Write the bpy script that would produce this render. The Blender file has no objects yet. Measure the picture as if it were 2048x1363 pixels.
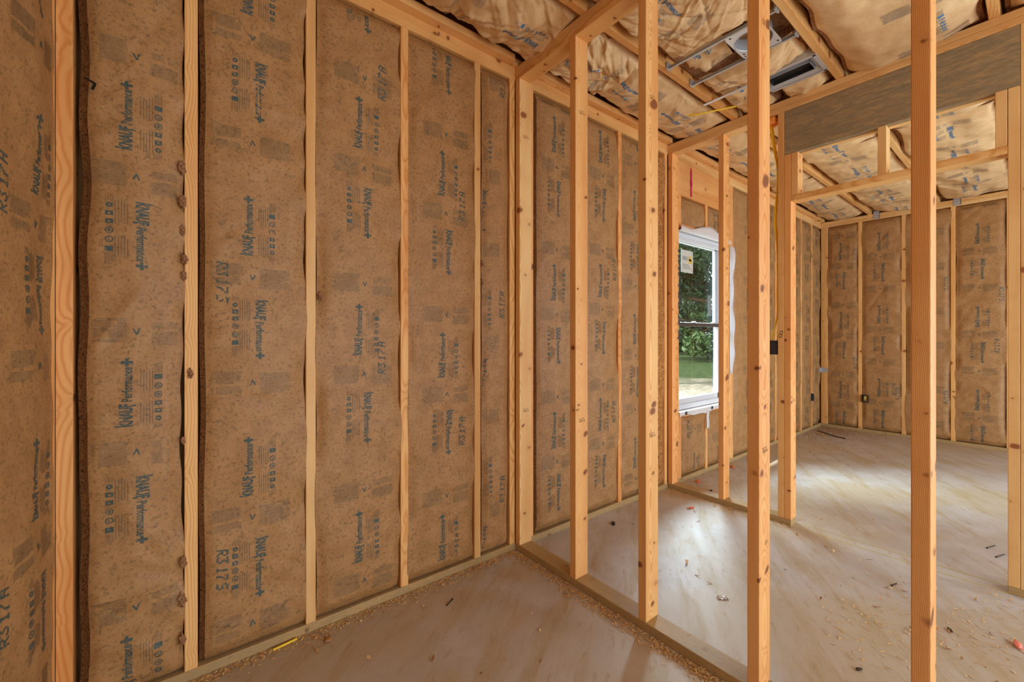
import bpy, bmesh, math, random
import numpy as np
from mathutils import Matrix, Vector

sc = bpy.context.scene
COL = sc.collection
random.seed(7)

# ------------------------------------------------------------------ camera, world, sun, exposure
cam_d = bpy.data.cameras.new('camera')
cam = bpy.data.objects.new('camera', cam_d)
COL.objects.link(cam)
cam.location = (0.0, 0.0, 1.228)
cam.rotation_euler = (math.radians(90), 0, math.radians(-38.35))
cam_d.sensor_width = 36.0
cam_d.lens = 14.766
cam_d.shift_y = -0.0049
cam_d.clip_start = 0.02
sc.camera = cam

world = bpy.data.worlds.new('world')
sc.world = world
world.use_nodes = True
bg = world.node_tree.nodes['Background']
bg.inputs[0].default_value = (0.92, 0.96, 1.0, 1)
bg.inputs[1].default_value = 2.2

sun_d = bpy.data.lights.new('sun', 'SUN')
sun_d.energy = 8.0
sun_d.color = (1.0, 0.93, 0.82)
sun_d.angle = math.radians(0.6)
sun = bpy.data.objects.new('sun', sun_d)
COL.objects.link(sun)
sun.rotation_euler = Vector((0.60, -0.25, -0.60)).to_track_quat('-Z', 'Y').to_euler()


def portal(name, loc, size, direction):
    d = bpy.data.lights.new(name, 'AREA')
    d.shape = 'RECTANGLE'
    d.size, d.size_y = size
    d.cycles.is_portal = True
    o = bpy.data.objects.new(name, d)
    COL.objects.link(o)
    o.location = loc
    o.rotation_euler = Vector(direction).to_track_quat('-Z', 'Z').to_euler()


portal('window_daylight', (3.7225, 2.06, 1.36), (0.92, 1.54), (0, -1, 0))


def added_lamp(name, loc, size, direction, watts, col):
    d = bpy.data.lights.new(name, 'AREA')
    d.shape = 'RECTANGLE'
    d.size, d.size_y = size
    d.energy = watts
    d.color = col
    o = bpy.data.objects.new(name, d)
    COL.objects.link(o)
    o.location = loc
    o.rotation_euler = Vector(direction).to_track_quat('-Z', 'Z').to_euler()


COOL = (0.70, 0.85, 1.0)
# lamps added out of view: extra sky outside the window, fill in assumed openings
added_lamp('sky_lamp_trees', (9.6, 4.4, 5.0), (3.2, 2.6), (-0.80, -0.36, -0.47), 2700, COOL)
added_lamp('sky_lamp_yard', (6.3, 5.4, 5.0), (2.6, 2.6), (-0.55, -0.66, -0.60), 700, COOL)
added_lamp('sky_lamp_sun_side', (1.0, 6.0, 5.2), (2.6, 2.6), (0.50, -0.70, -0.62), 1900, COOL)
added_lamp('patio_fill', (5.1, -2.27, 1.1), (2.6, 2.2), (0, 1, 0.30), 85, COOL)
added_lamp('hall_fill', (2.4, -2.27, 1.3), (1.2, 1.7), (0, 1, 0.25), 44, COOL)
added_lamp('doorway_fill', (0.7, -2.27, 1.1), (1.6, 2.2), (0.1, 1, 0.1), 36, (0.9, 0.95, 1.0))

sc.view_settings.view_transform = 'Standard'
sc.view_settings.look = 'None'
sc.view_settings.gamma = 1.0
sc.view_settings.use_curve_mapping = False
sc.view_settings.exposure = 0.0
sc.cycles.max_bounces = 10
sc.cycles.diffuse_bounces = 6
sc.cycles.transparent_max_bounces = 12
sc.cycles.use_denoising = True
sc.cycles.sample_clamp_indirect = 6.0
sc.cycles.caustics_reflective = False
sc.cycles.caustics_refractive = False


# ------------------------------------------------------------------ materials
def srgb(r, g, b):
    f = lambda c: (c / 255 / 12.92) if c / 255 <= 0.04045 else ((c / 255 + 0.055) / 1.055) ** 2.4
    return (f(r), f(g), f(b), 1.0)


class NT:
    """small helper to write node trees tersely"""
    def __init__(self, name):
        self.mat = bpy.data.materials.new(name)
        self.mat.use_nodes = True
        self.t = self.mat.node_tree
        self.b = self.t.nodes['Principled BSDF']

    def n(self, kind, **kw):
        nd = self.t.nodes.new(kind)
        for k, v in kw.items():
            setattr(nd, k, v)
        return nd

    def put(self, sock, v):
        if isinstance(v, bpy.types.NodeSocket):
            self.t.links.new(v, sock)
        elif v is not None:
            sock.default_value = v

    def m(self, op, a, b=None, c=None, clamp=False):
        nd = self.n('ShaderNodeMath', operation=op, use_clamp=clamp)
        self.put(nd.inputs[0], a)
        self.put(nd.inputs[1], b)
        self.put(nd.inputs[2], c)
        return nd.outputs[0]

    def v(self, op, a, b=None):
        nd = self.n('ShaderNodeVectorMath', operation=op)
        self.put(nd.inputs[0], a)
        self.put(nd.inputs[1], b)
        return nd.outputs[0]

    def xyz(self, x, y, z):
        nd = self.n('ShaderNodeCombineXYZ')
        for s, q in zip(nd.inputs, (x, y, z)):
            self.put(s, q)
        return nd.outputs[0]

    def sep(self, vec):
        nd = self.n('ShaderNodeSeparateXYZ')
        self.put(nd.inputs[0], vec)
        return nd.outputs

    def noise(self, vec, scale, detail=2.0, rough=0.5, dist=0.0):
        nd = self.n('ShaderNodeTexNoise')
        self.put(nd.inputs['Vector'], vec)
        nd.inputs['Scale'].default_value = scale
        nd.inputs['Detail'].default_value = detail
        nd.inputs['Roughness'].default_value = rough
        nd.inputs['Distortion'].default_value = dist
        return nd.outputs['Fac']

    def ss(self, x, a, b):
        nd = self.n('ShaderNodeMapRange', interpolation_type='SMOOTHSTEP')
        self.put(nd.inputs[0], x)
        self.put(nd.inputs[1], a)
        self.put(nd.inputs[2], b)
        return nd.outputs[0]

    def mix(self, f, a, b, mode='MIX'):
        nd = self.n('ShaderNodeMix', data_type='RGBA', blend_type=mode)
        self.put(nd.inputs[0], f)
        self.put(nd.inputs[6], a)
        self.put(nd.inputs[7], b)
        return nd.outputs[2]

    def bump(self, h, strength, dist):
        nd = self.n('ShaderNodeBump')
        nd.inputs['Strength'].default_value = strength
        nd.inputs['Distance'].default_value = dist
        self.put(nd.inputs['Height'], h)
        self.put(self.b.inputs['Normal'], nd.outputs[0])

    def out(self, col, rough=0.6, spec=0.4, metal=0.0):
        self.put(self.b.inputs['Base Color'], col)
        self.put(self.b.inputs['Roughness'], rough)
        self.b.inputs['Specular IOR Level'].default_value = spec
        self.put(self.b.inputs['Metallic'], metal)
        return self.mat

    def coord(self, which='Object'):
        return self.n('ShaderNodeTexCoord').outputs[which]

    def rnd(self):
        return self.n('ShaderNodeObjectInfo').outputs['Random']


def wood(name, light, late, knot, tintA, tintB, stain=None, ring=0.0040, rough=0.55, knots=True):
    t = NT(name)
    rnd = t.rnd()
    r2 = t.m('FRACT', t.m('MULTIPLY', rnd, 17.31))
    r3 = t.m('FRACT', t.m('MULTIPLY', rnd, 91.7))
    off = t.xyz(t.m('MULTIPLY', rnd, 31.0), t.m('MULTIPLY', r2, 23.0), t.m('MULTIPLY', r3, 47.0))
    P = t.coord('Object')
    x, y, z = t.sep(P)
    Q = t.v('ADD', P, off)
    qx, qy, qz = t.sep(Q)
    # knots: radial branches, one per stretch of the board
    kmask = None
    halo = None
    if knots:
        for freq, big, pres in ((2.4, 0.0125, 0.05), (3.7, 0.0085, 0.15), (6.1, 0.0048, 0.4)):
            w = t.m('ADD', t.m('MULTIPLY', z, freq), t.m('MULTIPLY', rnd, 113.0 * freq))
            vo = t.n('ShaderNodeTexVoronoi', voronoi_dimensions='1D', feature='F1')
            t.put(vo.inputs['W'], w)
            vo.inputs['Scale'].default_value = 1.0
            sr = t.n('ShaderNodeSeparateColor')
            t.put(sr.inputs[0], vo.outputs['Color'])
            R, G, B = sr.outputs[0], sr.outputs[1], sr.outputs[2]
            dz = t.m('DIVIDE', t.m('SUBTRACT', w, vo.outputs['W']), freq)
            dz = t.m('MULTIPLY', dz, 0.80)
            dp = t.m('MULTIPLY', t.m('SUBTRACT', x, t.m('MULTIPLY', t.m('SUBTRACT', R, 0.5), 0.085)), 0.62)
            dq = t.m('MULTIPLY', t.m('SUBTRACT', y, t.m('MULTIPLY', t.m('SUBTRACT', G, 0.5), 0.060)), 0.62)
            dz = t.m('ADD', dz, t.m('MULTIPLY', dp, t.m('SUBTRACT', G, 0.5)))
            wob = t.m('MULTIPLY', t.m('SUBTRACT', t.noise(Q, 60.0, 1.0), 0.5), 0.006)
            d = t.m('ADD', t.m('SQRT', t.m('ADD', t.m('MULTIPLY', dq, dq), t.m('ADD', t.m('MULTIPLY', dz, dz), t.m('MULTIPLY', dp, dp)))), wob)
            has = t.m('GREATER_THAN', B, pres)
            rk = t.m('MULTIPLY', t.m('ADD', 0.5, B), big)
            mk = t.m('MULTIPLY', t.m('SUBTRACT', 1.0, t.ss(d, t.m('MULTIPLY', rk, 0.7), t.m('MULTIPLY', rk, 1.2))), has)
            hl = t.m('MULTIPLY', t.m('EXPONENT', t.m('MULTIPLY', t.m('DIVIDE', d, t.m('MULTIPLY', rk, 2.2)), -1.0)), has)
            kmask = mk if kmask is None else t.m('MAXIMUM', kmask, mk)
            halo = hl if halo is None else t.m('MAXIMUM', halo, hl)
    # growth rings round a pith that lies outside the board and wanders along it
    slow = t.m('MULTIPLY', t.m('SUBTRACT', t.noise(t.xyz(qx, qy, t.m('MULTIPLY', qz, 0.55)), 1.6, 1.5), 0.5), 0.060)
    px = t.m('MULTIPLY', t.m('SUBTRACT', r2, 0.5), 0.14)
    py = t.m('MULTIPLY', t.m('ADD', 0.03, t.m('MULTIPLY', r3, 0.14)), t.m('SUBTRACT', t.m('MULTIPLY', t.m('GREATER_THAN', rnd, 0.5), 2.0), 1.0))
    dx = t.m('SUBTRACT', x, px)
    dy = t.m('SUBTRACT', y, py)
    r = t.m('SQRT', t.m('ADD', t.m('MULTIPLY', dx, dx), t.m('MULTIPLY', dy, dy)))
    r = t.m('ADD', r, slow)
    if halo is not None:
        r = t.m('ADD', r, t.m('MULTIPLY', halo, 0.014))
    s = t.m('SINE', t.m('MULTIPLY', r, 2 * math.pi / ring))
    rings = t.m('POWER', t.m('ADD', t.m('MULTIPLY', s, 0.5), 0.5), 2.2)
    fib = t.noise(t.xyz(t.m('MULTIPLY', qx, 420.0), t.m('MULTIPLY', qy, 420.0), t.m('MULTIPLY', qz, 9.0)), 1.0, 2.0)
    broad = t.noise(t.xyz(t.m('MULTIPLY', qx, 9.0), t.m('MULTIPLY', qy, 9.0), t.m('MULTIPLY', qz, 0.9)), 1.0, 2.0)
    amt = t.m('MULTIPLY', rings, t.m('ADD', 0.20, t.m('MULTIPLY', broad, 0.90)), clamp=True)
    c = t.mix(amt, light, late)
    c = t.mix(t.ss(broad, 0.40, 0.72), c, t.mix(0.55, c, late))
    c = t.mix(t.ss(rnd, 0.1, 0.9), t.mix(1.0, c, tintA, 'MULTIPLY'), t.mix(1.0, c, tintB, 'MULTIPLY'))
    c = t.mix(t.m('MULTIPLY', t.m('SUBTRACT', fib, 0.35), 0.45, clamp=True), c, t.mix(0.6, c, late))
    if halo is not None:
        c = t.mix(t.m('MULTIPLY', halo, 0.45), c, late)
        c = t.mix(t.m('MULTIPLY', kmask, 0.88), c, knot)
    if stain:
        st = t.noise(t.xyz(t.m('MULTIPLY', qx, 42.0), t.m('MULTIPLY', qy, 42.0), t.m('MULTIPLY', qz, 7.0)), 1.0, 8.0, 0.75, 0.9)
        c = t.mix(t.ss(st, 0.36, 0.60), c, stain)
        st2 = t.noise(t.xyz(t.m('MULTIPLY', qx, 160.0), t.m('MULTIPLY', qy, 160.0), t.m('MULTIPLY', qz, 34.0)), 1.0, 5.0, 0.75)
        c = t.mix(t.m('MULTIPLY', t.ss(st2, 0.50, 0.72), 0.45), c, srgb(84, 78, 66))
    t.bump(t.m('ADD', t.m('MULTIPLY', rings, 0.4), fib), 0.12, 0.002)
    return t.out(c, rough, 0.35)


PINE = wood('pine_stud', srgb(244, 204, 144), srgb(210, 142, 74), srgb(120, 58, 26), srgb(255, 246, 228), srgb(255, 226, 196))
PALE = wood('pale_pine', srgb(242, 208, 152), srgb(206, 144, 76), srgb(136, 70, 34), srgb(255, 250, 236), srgb(255, 238, 208))
TREATED = wood('treated_pine', srgb(208, 172, 124), srgb(164, 128, 80), srgb(90, 60, 34), srgb(246, 246, 232), srgb(240, 238, 220),
               stain=srgb(170, 144, 98))
WEATHERED = wood('weathered_plank', srgb(194, 166, 124), srgb(164, 130, 88), srgb(84, 62, 42), srgb(250, 250, 244), srgb(246, 244, 236),
                 stain=srgb(140, 126, 100), knots=False, ring=0.006)


def kraft_nodes(t, a, b, c_, dark, spot=0.62):
    P = t.coord('Object')
    n1 = t.noise(P, 14.0, 3.0)
    n2 = t.noise(t.v('ADD', P, (3.1, 7.7, 1.3)), 88.0, 4.0, 0.68)
    n3 = t.noise(t.v('ADD', P, (9.4, 2.2, 5.0)), 170.0, 2.0)
    col = t.mix(t.ss(n1, 0.3, 0.7), a, b)
    col = t.mix(t.m('MULTIPLY', t.ss(n3, 0.45, 0.75), 0.45), col, c_)
    col = t.mix(t.m('MULTIPLY', t.ss(n2, 0.50, 0.68), spot), col, dark)
    return col, n1, n2, n3


def kraft(name, a, b, c_, dark, spot=0.62, rough=0.52):
    t = NT(name)
    col, n1, n2, n3 = kraft_nodes(t, a, b, c_, dark, spot)
    t.bump(t.m('ADD', n2, t.m('MULTIPLY', n3, 0.5)), 0.25, 0.003)
    return t.out(col, rough, 0.35)


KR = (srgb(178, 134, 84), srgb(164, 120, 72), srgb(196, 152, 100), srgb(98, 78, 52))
KRC = (srgb(232, 198, 148), srgb(220, 182, 130), srgb(238, 208, 164), srgb(186, 148, 100), 0.25)  # ceiling paper lightened to put the light from below into its colour
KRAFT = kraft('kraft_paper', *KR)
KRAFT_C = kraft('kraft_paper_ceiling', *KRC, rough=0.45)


def ink(name, col, kr, strength):
    t = NT(name)
    base, n1, n2, n3 = kraft_nodes(t, *kr)
    wear = t.noise(t.v('ADD', t.coord('Object'), (1.0, 4.0, 8.0)), 130.0, 3.0, 0.7)
    f = t.m('MULTIPLY', t.m('SUBTRACT', 1.0, t.m('MULTIPLY', t.ss(wear, 0.50, 0.72), 0.65)), strength)
    return t.out(t.mix(f, base, col), 0.55, 0.3)


INK = ink('print_ink', srgb(44, 82, 84), KR, 0.90)
INK_SOFT = ink('print_ink_small', srgb(82, 84, 74), KR, 0.58)
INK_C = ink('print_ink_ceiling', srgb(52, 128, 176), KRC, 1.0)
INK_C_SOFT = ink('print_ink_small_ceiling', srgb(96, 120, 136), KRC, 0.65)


def fibre(name, a, b, dark, scale=55.0):
    t = NT(name)
    P = t.coord('Object')
    n1 = t.noise(P, scale, 5.0, 0.7, 1.2)
    n2 = t.noise(t.v('ADD', P, (5, 5, 5)), scale * 3.2, 3.0, 0.7)
    col = t.mix(t.ss(n1, 0.3, 0.7), a, b)
    col = t.mix(t.ss(n2, 0.54, 0.66), col, dark)
    t.bump(t.m('ADD', n1, n2), 0.9, 0.012)
    return t.out(col, 0.95, 0.05)


FIBRE = fibre('fibreglass_side', srgb(142, 96, 56), srgb(118, 76, 42), srgb(62, 38, 20))
FIBRE_RAW = fibre('fibreglass_raw', srgb(214, 160, 100), srgb(170, 110, 58), srgb(110, 66, 30), 22.0)
FIBRE_TUFT = fibre('fibreglass_tuft', srgb(196, 150, 112), srgb(160, 112, 76), srgb(112, 72, 44), 40.0)


def plain(name, col, rough=0.5, metal=0.0, spec=0.5, var=0.0, scale=30.0):
    t = NT(name)
    c = col
    if var:
        nz = t.noise(t.coord('Object'), scale, 4.0)
        c = t.mix(t.m('MULTIPLY', nz, var), col, (col[0] * 0.35, col[1] * 0.35, col[2] * 0.35, 1))
    return t.out(c, rough, spec, metal)


GALV = plain('galvanised_steel', srgb(222, 226, 230), 0.38, 0.55, 0.5, 0.25, 18.0)
GALV_MATT = plain('dull_galvanised_steel', srgb(196, 200, 204), 0.45, 0.55, 0.5, 0.35, 22.0)
DARK = plain('dark_void', srgb(26, 22, 18), 0.9)
VINYL = plain('white_vinyl', srgb(216, 220, 226), 0.3, 0, 0.5, 0.06)
VINYL_DARK = plain('bronze_rail', srgb(70, 62, 52), 0.4, 0, 0.5, 0.1)
WRAP = plain('house_wrap', srgb(222, 222, 222), 0.42, 0, 0.5, 0.08)
WRAP_INK = plain('house_wrap_print', srgb(52, 56, 70), 0.6)
CABLE = plain('yellow_cable', srgb(246, 208, 40), 0.4)
FOAM = plain('orange_foam', srgb(240, 140, 50), 0.7, 0, 0.3, 0.3, 60.0)
BOXMAT = plain('black_plastic', srgb(44, 46, 56), 0.4)
MARK = plain('black_marker', srgb(40, 30, 26), 0.7)
STAMP = plain('lumber_stamp_ink', srgb(124, 74, 40), 0.7)
MAGENTA = plain('magenta_marking_paint', srgb(196, 22, 82), 0.6, 0, 0.3, 0.25, 40.0)
FOIL = plain('foil_scrap', srgb(236, 238, 242), 0.3, 0.35)
NAIL = plain('dark_steel', srgb(52, 50, 50), 0.4, 0.8)
CHIP = plain('pine_shaving', srgb(230, 190, 130), 0.7, 0, 0.3, 0.35, 90.0)
CHIP2 = plain('brown_shaving', srgb(182, 130, 78), 0.8, 0, 0.3, 0.5, 90.0)
ORANGE = plain('orange_plastic', srgb(226, 104, 52), 0.5)
PINK = plain('pink_plastic', srgb(236, 128, 104), 0.4)
STICKER = plain('sticker_paper', srgb(206, 206, 196), 0.5, 0, 0.4, 0.1)
STICKER_Y = plain('sticker_yellow', srgb(214, 178, 60), 0.5)
STICKER_G = plain('sticker_grey', srgb(120, 126, 124), 0.5)
BARK = plain('bark', srgb(84, 70, 56), 0.9, 0, 0.1, 0.6, 20.0)
CHALK = plain('yellow_chalk', srgb(206, 186, 110), 0.9, 0, 0.1, 0.2)


def glass():
    t = NT('window_glass')
    tr = t.n('ShaderNodeBsdfTransparent')
    tr.inputs[0].default_value = (0.90, 0.95, 0.94, 1)
    gl = t.n('ShaderNodeBsdfGlossy')
    gl.inputs['Roughness'].default_value = 0.02
    mx = t.n('ShaderNodeMixShader')
    mx.inputs[0].default_value = 0.05
    t.t.links.new(tr.outputs[0], mx.inputs[1])
    t.t.links.new(gl.outputs[0], mx.inputs[2])
    t.t.links.new(mx.outputs[0], t.t.nodes['Material Output'].inputs[0])
    return t.mat


GLASS = glass()


def film():
    t = NT('clear_plastic_film')
    t.out(srgb(226, 230, 238), 0.25, 0.6)
    t.b.inputs['Alpha'].default_value = 0.62
    return t.mat


FILM = film()


def concrete():
    t = NT('concrete_slab')
    P = t.coord('Object')
    x, y, z = t.sep(P)
    n0 = t.noise(P, 0.9, 4.0, 0.6)
    n1 = t.noise(P, 5.0, 6.0, 0.62, 0.4)
    # streaks of swept dust with shadow bands painted in, along the window's shadow direction
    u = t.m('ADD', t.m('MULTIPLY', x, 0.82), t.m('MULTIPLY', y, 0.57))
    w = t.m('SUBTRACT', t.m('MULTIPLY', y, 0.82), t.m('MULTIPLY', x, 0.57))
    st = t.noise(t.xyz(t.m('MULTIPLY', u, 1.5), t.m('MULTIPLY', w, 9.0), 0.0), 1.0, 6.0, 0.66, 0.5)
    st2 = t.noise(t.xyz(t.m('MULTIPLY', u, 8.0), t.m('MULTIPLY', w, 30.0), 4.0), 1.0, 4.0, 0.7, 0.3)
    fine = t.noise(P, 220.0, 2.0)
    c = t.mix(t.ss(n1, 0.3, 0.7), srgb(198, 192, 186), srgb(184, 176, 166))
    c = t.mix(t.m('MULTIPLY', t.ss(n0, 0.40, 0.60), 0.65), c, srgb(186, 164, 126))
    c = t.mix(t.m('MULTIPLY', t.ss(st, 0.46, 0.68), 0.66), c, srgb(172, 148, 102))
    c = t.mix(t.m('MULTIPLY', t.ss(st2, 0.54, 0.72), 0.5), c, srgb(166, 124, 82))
    c = t.mix(t.m('MULTIPLY', t.ss(fine, 0.5, 0.75), 0.22), c, srgb(120, 96, 76))
    t.bump(t.m('ADD', t.m('MULTIPLY', n1, 1.5), fine), 0.08, 0.004)
    return t.out(c, t.m('ADD', 0.38, t.m('MULTIPLY', st, 0.3)), 0.45)


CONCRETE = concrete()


def osb():
    t = NT('osb_sheathing')
    vo = t.n('ShaderNodeTexVoronoi')
    t.put(vo.inputs['Vector'], t.coord('Object'))
    vo.inputs['Scale'].default_value = 22.0
    c = t.mix(vo.outputs['Color'], srgb(190, 140, 86), srgb(150, 104, 58))
    return t.out(t.mix(0.75, c, srgb(176, 126, 74)), 0.7, 0.2)


OSB = osb()


def ground_mat():
    t = NT('yard_ground')
    P = t.coord('Object')
    x, y, z = t.sep(P)
    dist = t.m('ADD', t.m('MULTIPLY', x, 0.6205), t.m('MULTIPLY', y, 0.7842))
    n1 = t.noise(P, 0.6, 5.0, 0.6)
    n2 = t.noise(P, 6.0, 4.0, 0.7)
    dist = t.m('ADD', dist, t.m('MULTIPLY', t.m('SUBTRACT', n1, 0.5), 9.0))
    g = t.mix(t.ss(n2, 0.35, 0.65), srgb(44, 60, 34), srgb(74, 88, 52))
    d = t.mix(t.ss(n2, 0.35, 0.65), srgb(176, 164, 148), srgb(132, 120, 106))
    return t.out(t.mix(t.ss(dist, 12.0, 17.0), d, g), 0.95, 0.1)


GROUND = ground_mat()


def leaf_mat(name, a, b):
    t = NT(name)
    nz = t.noise(t.coord('Object'), 3.0, 3.0)
    c = t.mix(t.ss(nz, 0.35, 0.65), a, b)
    t.out(c, 0.55, 0.4)
    return t.mat


LEAF = leaf_mat('dark_leaf', srgb(30, 54, 32), srgb(56, 82, 44))
LEAF2 = leaf_mat('light_leaf', srgb(80, 106, 58), srgb(56, 82, 44))


# ------------------------------------------------------------------ geometry helpers
def link(o, parent=None):
    COL.objects.link(o)
    if parent is not None:
        o.parent = parent
    return o


def wloc(parent):
    return Vector((0, 0, 0)) if parent is None else wloc(parent.parent) + parent.location


def mesh_obj(name, verts, faces, mats, parent=None, loc=(0, 0, 0), smooth=False, fmat=None):
    me = bpy.data.meshes.new(name)
    L = Vector(loc)
    V = np.asarray(verts, dtype=float) - np.array(L)
    me.from_pydata(V.tolist(), [], [list(map(int, f)) for f in faces])
    for m in (mats if isinstance(mats, (list, tuple)) else [mats]):
        me.materials.append(m)
    if fmat is not None:
        me.polygons.foreach_set('material_index', np.asarray(fmat, dtype=np.int32))
    if smooth:
        me.polygons.foreach_set('use_smooth', np.ones(len(me.polygons), dtype=bool))
    me.update()
    o = bpy.data.objects.new(name, me)
    link(o, parent)
    if parent is not None and parent.rotation_euler.to_matrix() != Matrix.Identity(3):
        o.matrix_parent_inverse = (Matrix.Translation(wloc(parent)) @ parent.rotation_euler.to_matrix().to_4x4()).inverted()
        o.location = L
    else:
        o.location = L - wloc(parent)
    return o


def tag(o, label=None, cat=None, group=None, kind=None):
    if label:
        o['label'] = label
    if cat:
        o['category'] = cat
    if group:
        o['group'] = group
    if kind:
        o['kind'] = kind
    return o


def empty(name, loc):
    o = bpy.data.objects.new(name, None)
    COL.objects.link(o)
    o.location = loc
    o.empty_display_size = 0.1
    return o


_lumber = {}


def lumber_mesh(a, b, L, mat, bev):
    key = (round(a, 4), round(b, 4), round(L, 4), mat.name)
    if key not in _lumber:
        bm = bmesh.new()
        bmesh.ops.create_cube(bm, size=1.0)
        for v in bm.verts:
            v.co = Vector((v.co.x * a, v.co.y * b, v.co.z * L))
        bmesh.ops.bevel(bm, geom=[e for e in bm.edges], offset=bev, segments=2, profile=0.6, affect='EDGES')
        me = bpy.data.meshes.new('lumber')
        bm.to_mesh(me)
        bm.free()
        me.materials.append(mat)
        _lumber[key] = me
    return _lumber[key]


def board(name, parent, X, Y, Z, mat=None, bev=0.0028, axis=None):
    """a piece of sawn lumber given by its extents, grain along its length"""
    mat = mat or PINE
    d = (X[1] - X[0], Y[1] - Y[0], Z[1] - Z[0])
    c = Vector(((X[0] + X[1]) / 2, (Y[0] + Y[1]) / 2, (Z[0] + Z[1]) / 2))
    k = axis if axis is not None else max(range(3), key=lambda i: d[i])
    i, j = (k + 1) % 3, (k + 2) % 3
    me = lumber_mesh(d[i], d[j], d[k], mat, min(bev, min(d) * 0.3))
    o = bpy.data.objects.new(name, me)
    link(o, parent)
    M = Matrix.Identity(3)
    for row in range(3):
        M[row][0] = 1.0 if row == i else 0.0
        M[row][1] = 1.0 if row == j else 0.0
        M[row][2] = 1.0 if row == k else 0.0
    o.rotation_euler = M.to_euler()
    o.location = c - wloc(parent)
    return o


def boxes_mesh(name, boxes, mat, parent=None, loc=(0, 0, 0), bev=0.0):
    bm = bmesh.new()
    for (x0, x1, y0, y1, z0, z1) in boxes:
        r = bmesh.ops.create_cube(bm, size=1.0)
        for v in r['verts']:
            v.co = Vector(((x0 + x1) / 2 + v.co.x * (x1 - x0), (y0 + y1) / 2 + v.co.y * (y1 - y0), (z0 + z1) / 2 + v.co.z * (z1 - z0)))
    if bev:
        bmesh.ops.bevel(bm, geom=list(bm.edges), offset=bev, segments=2, profile=0.6, affect='EDGES')
    L = Vector(loc)
    bmesh.ops.translate(bm, verts=bm.verts, vec=-L)
    me = bpy.data.meshes.new(name)
    bm.to_mesh(me)
    bm.free()
    me.materials.append(mat)
    o = bpy.data.objects.new(name, me)
    link(o, parent)
    o.location = L - wloc(parent)
    return o


def tube(name, pts, r, mat, parent=None, seg=8, loc=None, closed_ends=True, flat=1.0):
    pts = [Vector(p) for p in pts]
    # smooth the path
    for _ in range(2):
        q = [pts[0]]
        for a, b in zip(pts[:-1], pts[1:]):
            q += [a.lerp(b, 0.25), a.lerp(b, 0.75)]
        q.append(pts[-1])
        pts = q
    V, F = [], []
    up = Vector((0.3, 0.2, 0.93))
    for i, p in enumerate(pts):
        t = (pts[min(i + 1, len(pts) - 1)] - pts[max(i - 1, 0)]).normalized()
        s = t.cross(up)
        if s.length < 1e-3:
            s = t.cross(Vector((1, 0, 0)))
        s.normalize()
        n = s.cross(t)
        for k in range(seg):
            a = 2 * math.pi * k / seg
            V.append(p + s * (math.cos(a) * r) + n * (math.sin(a) * r * flat))
    for i in range(len(pts) - 1):
        for k in range(seg):
            F.append((i * seg + k, i * seg + (k + 1) % seg, (i + 1) * seg + (k + 1) % seg, (i + 1) * seg + k))
    F.append(tuple(range(seg))[::-1])
    F.append(tuple((len(pts) - 1) * seg + k for k in range(seg)))
    return mesh_obj(name, [tuple(v) for v in V], F, mat, parent, loc or tuple(pts[0]), smooth=True)


# ------------------------------------------------------------------ lettering
def glyphs(text, length=None, height=None, bold=0.0, maxedge=0.012, res=2, shear=0.0):
    """flat lettering: returns verts (n,2) from 0,0 with the given length and cap height, and triangles"""
    cu = bpy.data.curves.new('t', 'FONT')
    cu.body = text
    cu.resolution_u = res
    cu.offset = bold
    cu.shear = shear
    ob = bpy.data.objects.new('t', cu)
    me = bpy.data.meshes.new_from_object(ob)
    bpy.data.objects.remove(ob)
    bpy.data.curves.remove(cu)
    V = np.zeros(len(me.vertices) * 3)
    me.vertices.foreach_get('co', V)
    V = V.reshape(-1, 3)
    lo, hi = V.min(0), V.max(0)
    sx = (length / (hi[0] - lo[0])) if length else height / 0.7
    sy = height / 0.7 if height else sx
    for v in me.vertices:
        v.co = ((v.co.x - lo[0]) * sx, v.co.y * sy, 0)
    bm = bmesh.new()
    bm.from_mesh(me)
    bpy.data.meshes.remove(me)
    for _ in range(4):
        long_e = [e for e in bm.edges if e.calc_length() > maxedge]
        if not long_e:
            break
        bmesh.ops.subdivide_edges(bm, edges=long_e, cuts=1, use_grid_fill=False)
        bmesh.ops.triangulate(bm, faces=bm.faces[:])
    bmesh.ops.triangulate(bm, faces=bm.faces[:])
    bm.verts.index_update()
    V = np.array([(v.co.x, v.co.y) for v in bm.verts])
    F = np.array([[v.index for v in f.verts] for f in bm.faces])
    bm.free()
    return V, F


def rect(x0, y0, x1, y1, step=0.02):
    n = max(1, int(math.ceil(abs(x1 - x0) / step)))
    m = max(1, int(math.ceil(abs(y1 - y0) / step)))
    xs, ys = np.linspace(x0, x1, n + 1), np.linspace(y0, y1, m + 1)
    V = np.array([(a, b) for b in ys for a in xs])
    F = []
    for j in range(m):
        for i in range(n):
            q = j * (n + 1) + i
            F += [(q, q + 1, q + n + 2), (q, q + n + 2, q + n + 1)]
    return V, np.array(F)


def ring2(cx, cy, r0, r1, n=12):
    V, F = [], []
    for k in range(n):
        a = 2 * math.pi * k / n
        V += [(cx + r0 * math.cos(a), cy + r0 * math.sin(a)), (cx + r1 * math.cos(a), cy + r1 * math.sin(a))]
    for k in range(n):
        a, b, c, d = 2 * k, 2 * k + 1, (2 * k + 3) % (2 * n), (2 * k + 2) % (2 * n)
        F += [(a, b, c), (a, c, d)]
    return np.array(V), np.array(F)


def stroke(p, q, w):
    p, q = np.array(p, float), np.array(q, float)
    d = (q - p) / np.linalg.norm(q - p)
    n = np.array((-d[1], d[0])) * w / 2
    return np.array([p - n, q - n, q + n, p + n]), np.array([(0, 1, 2), (0, 2, 3)])


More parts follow.
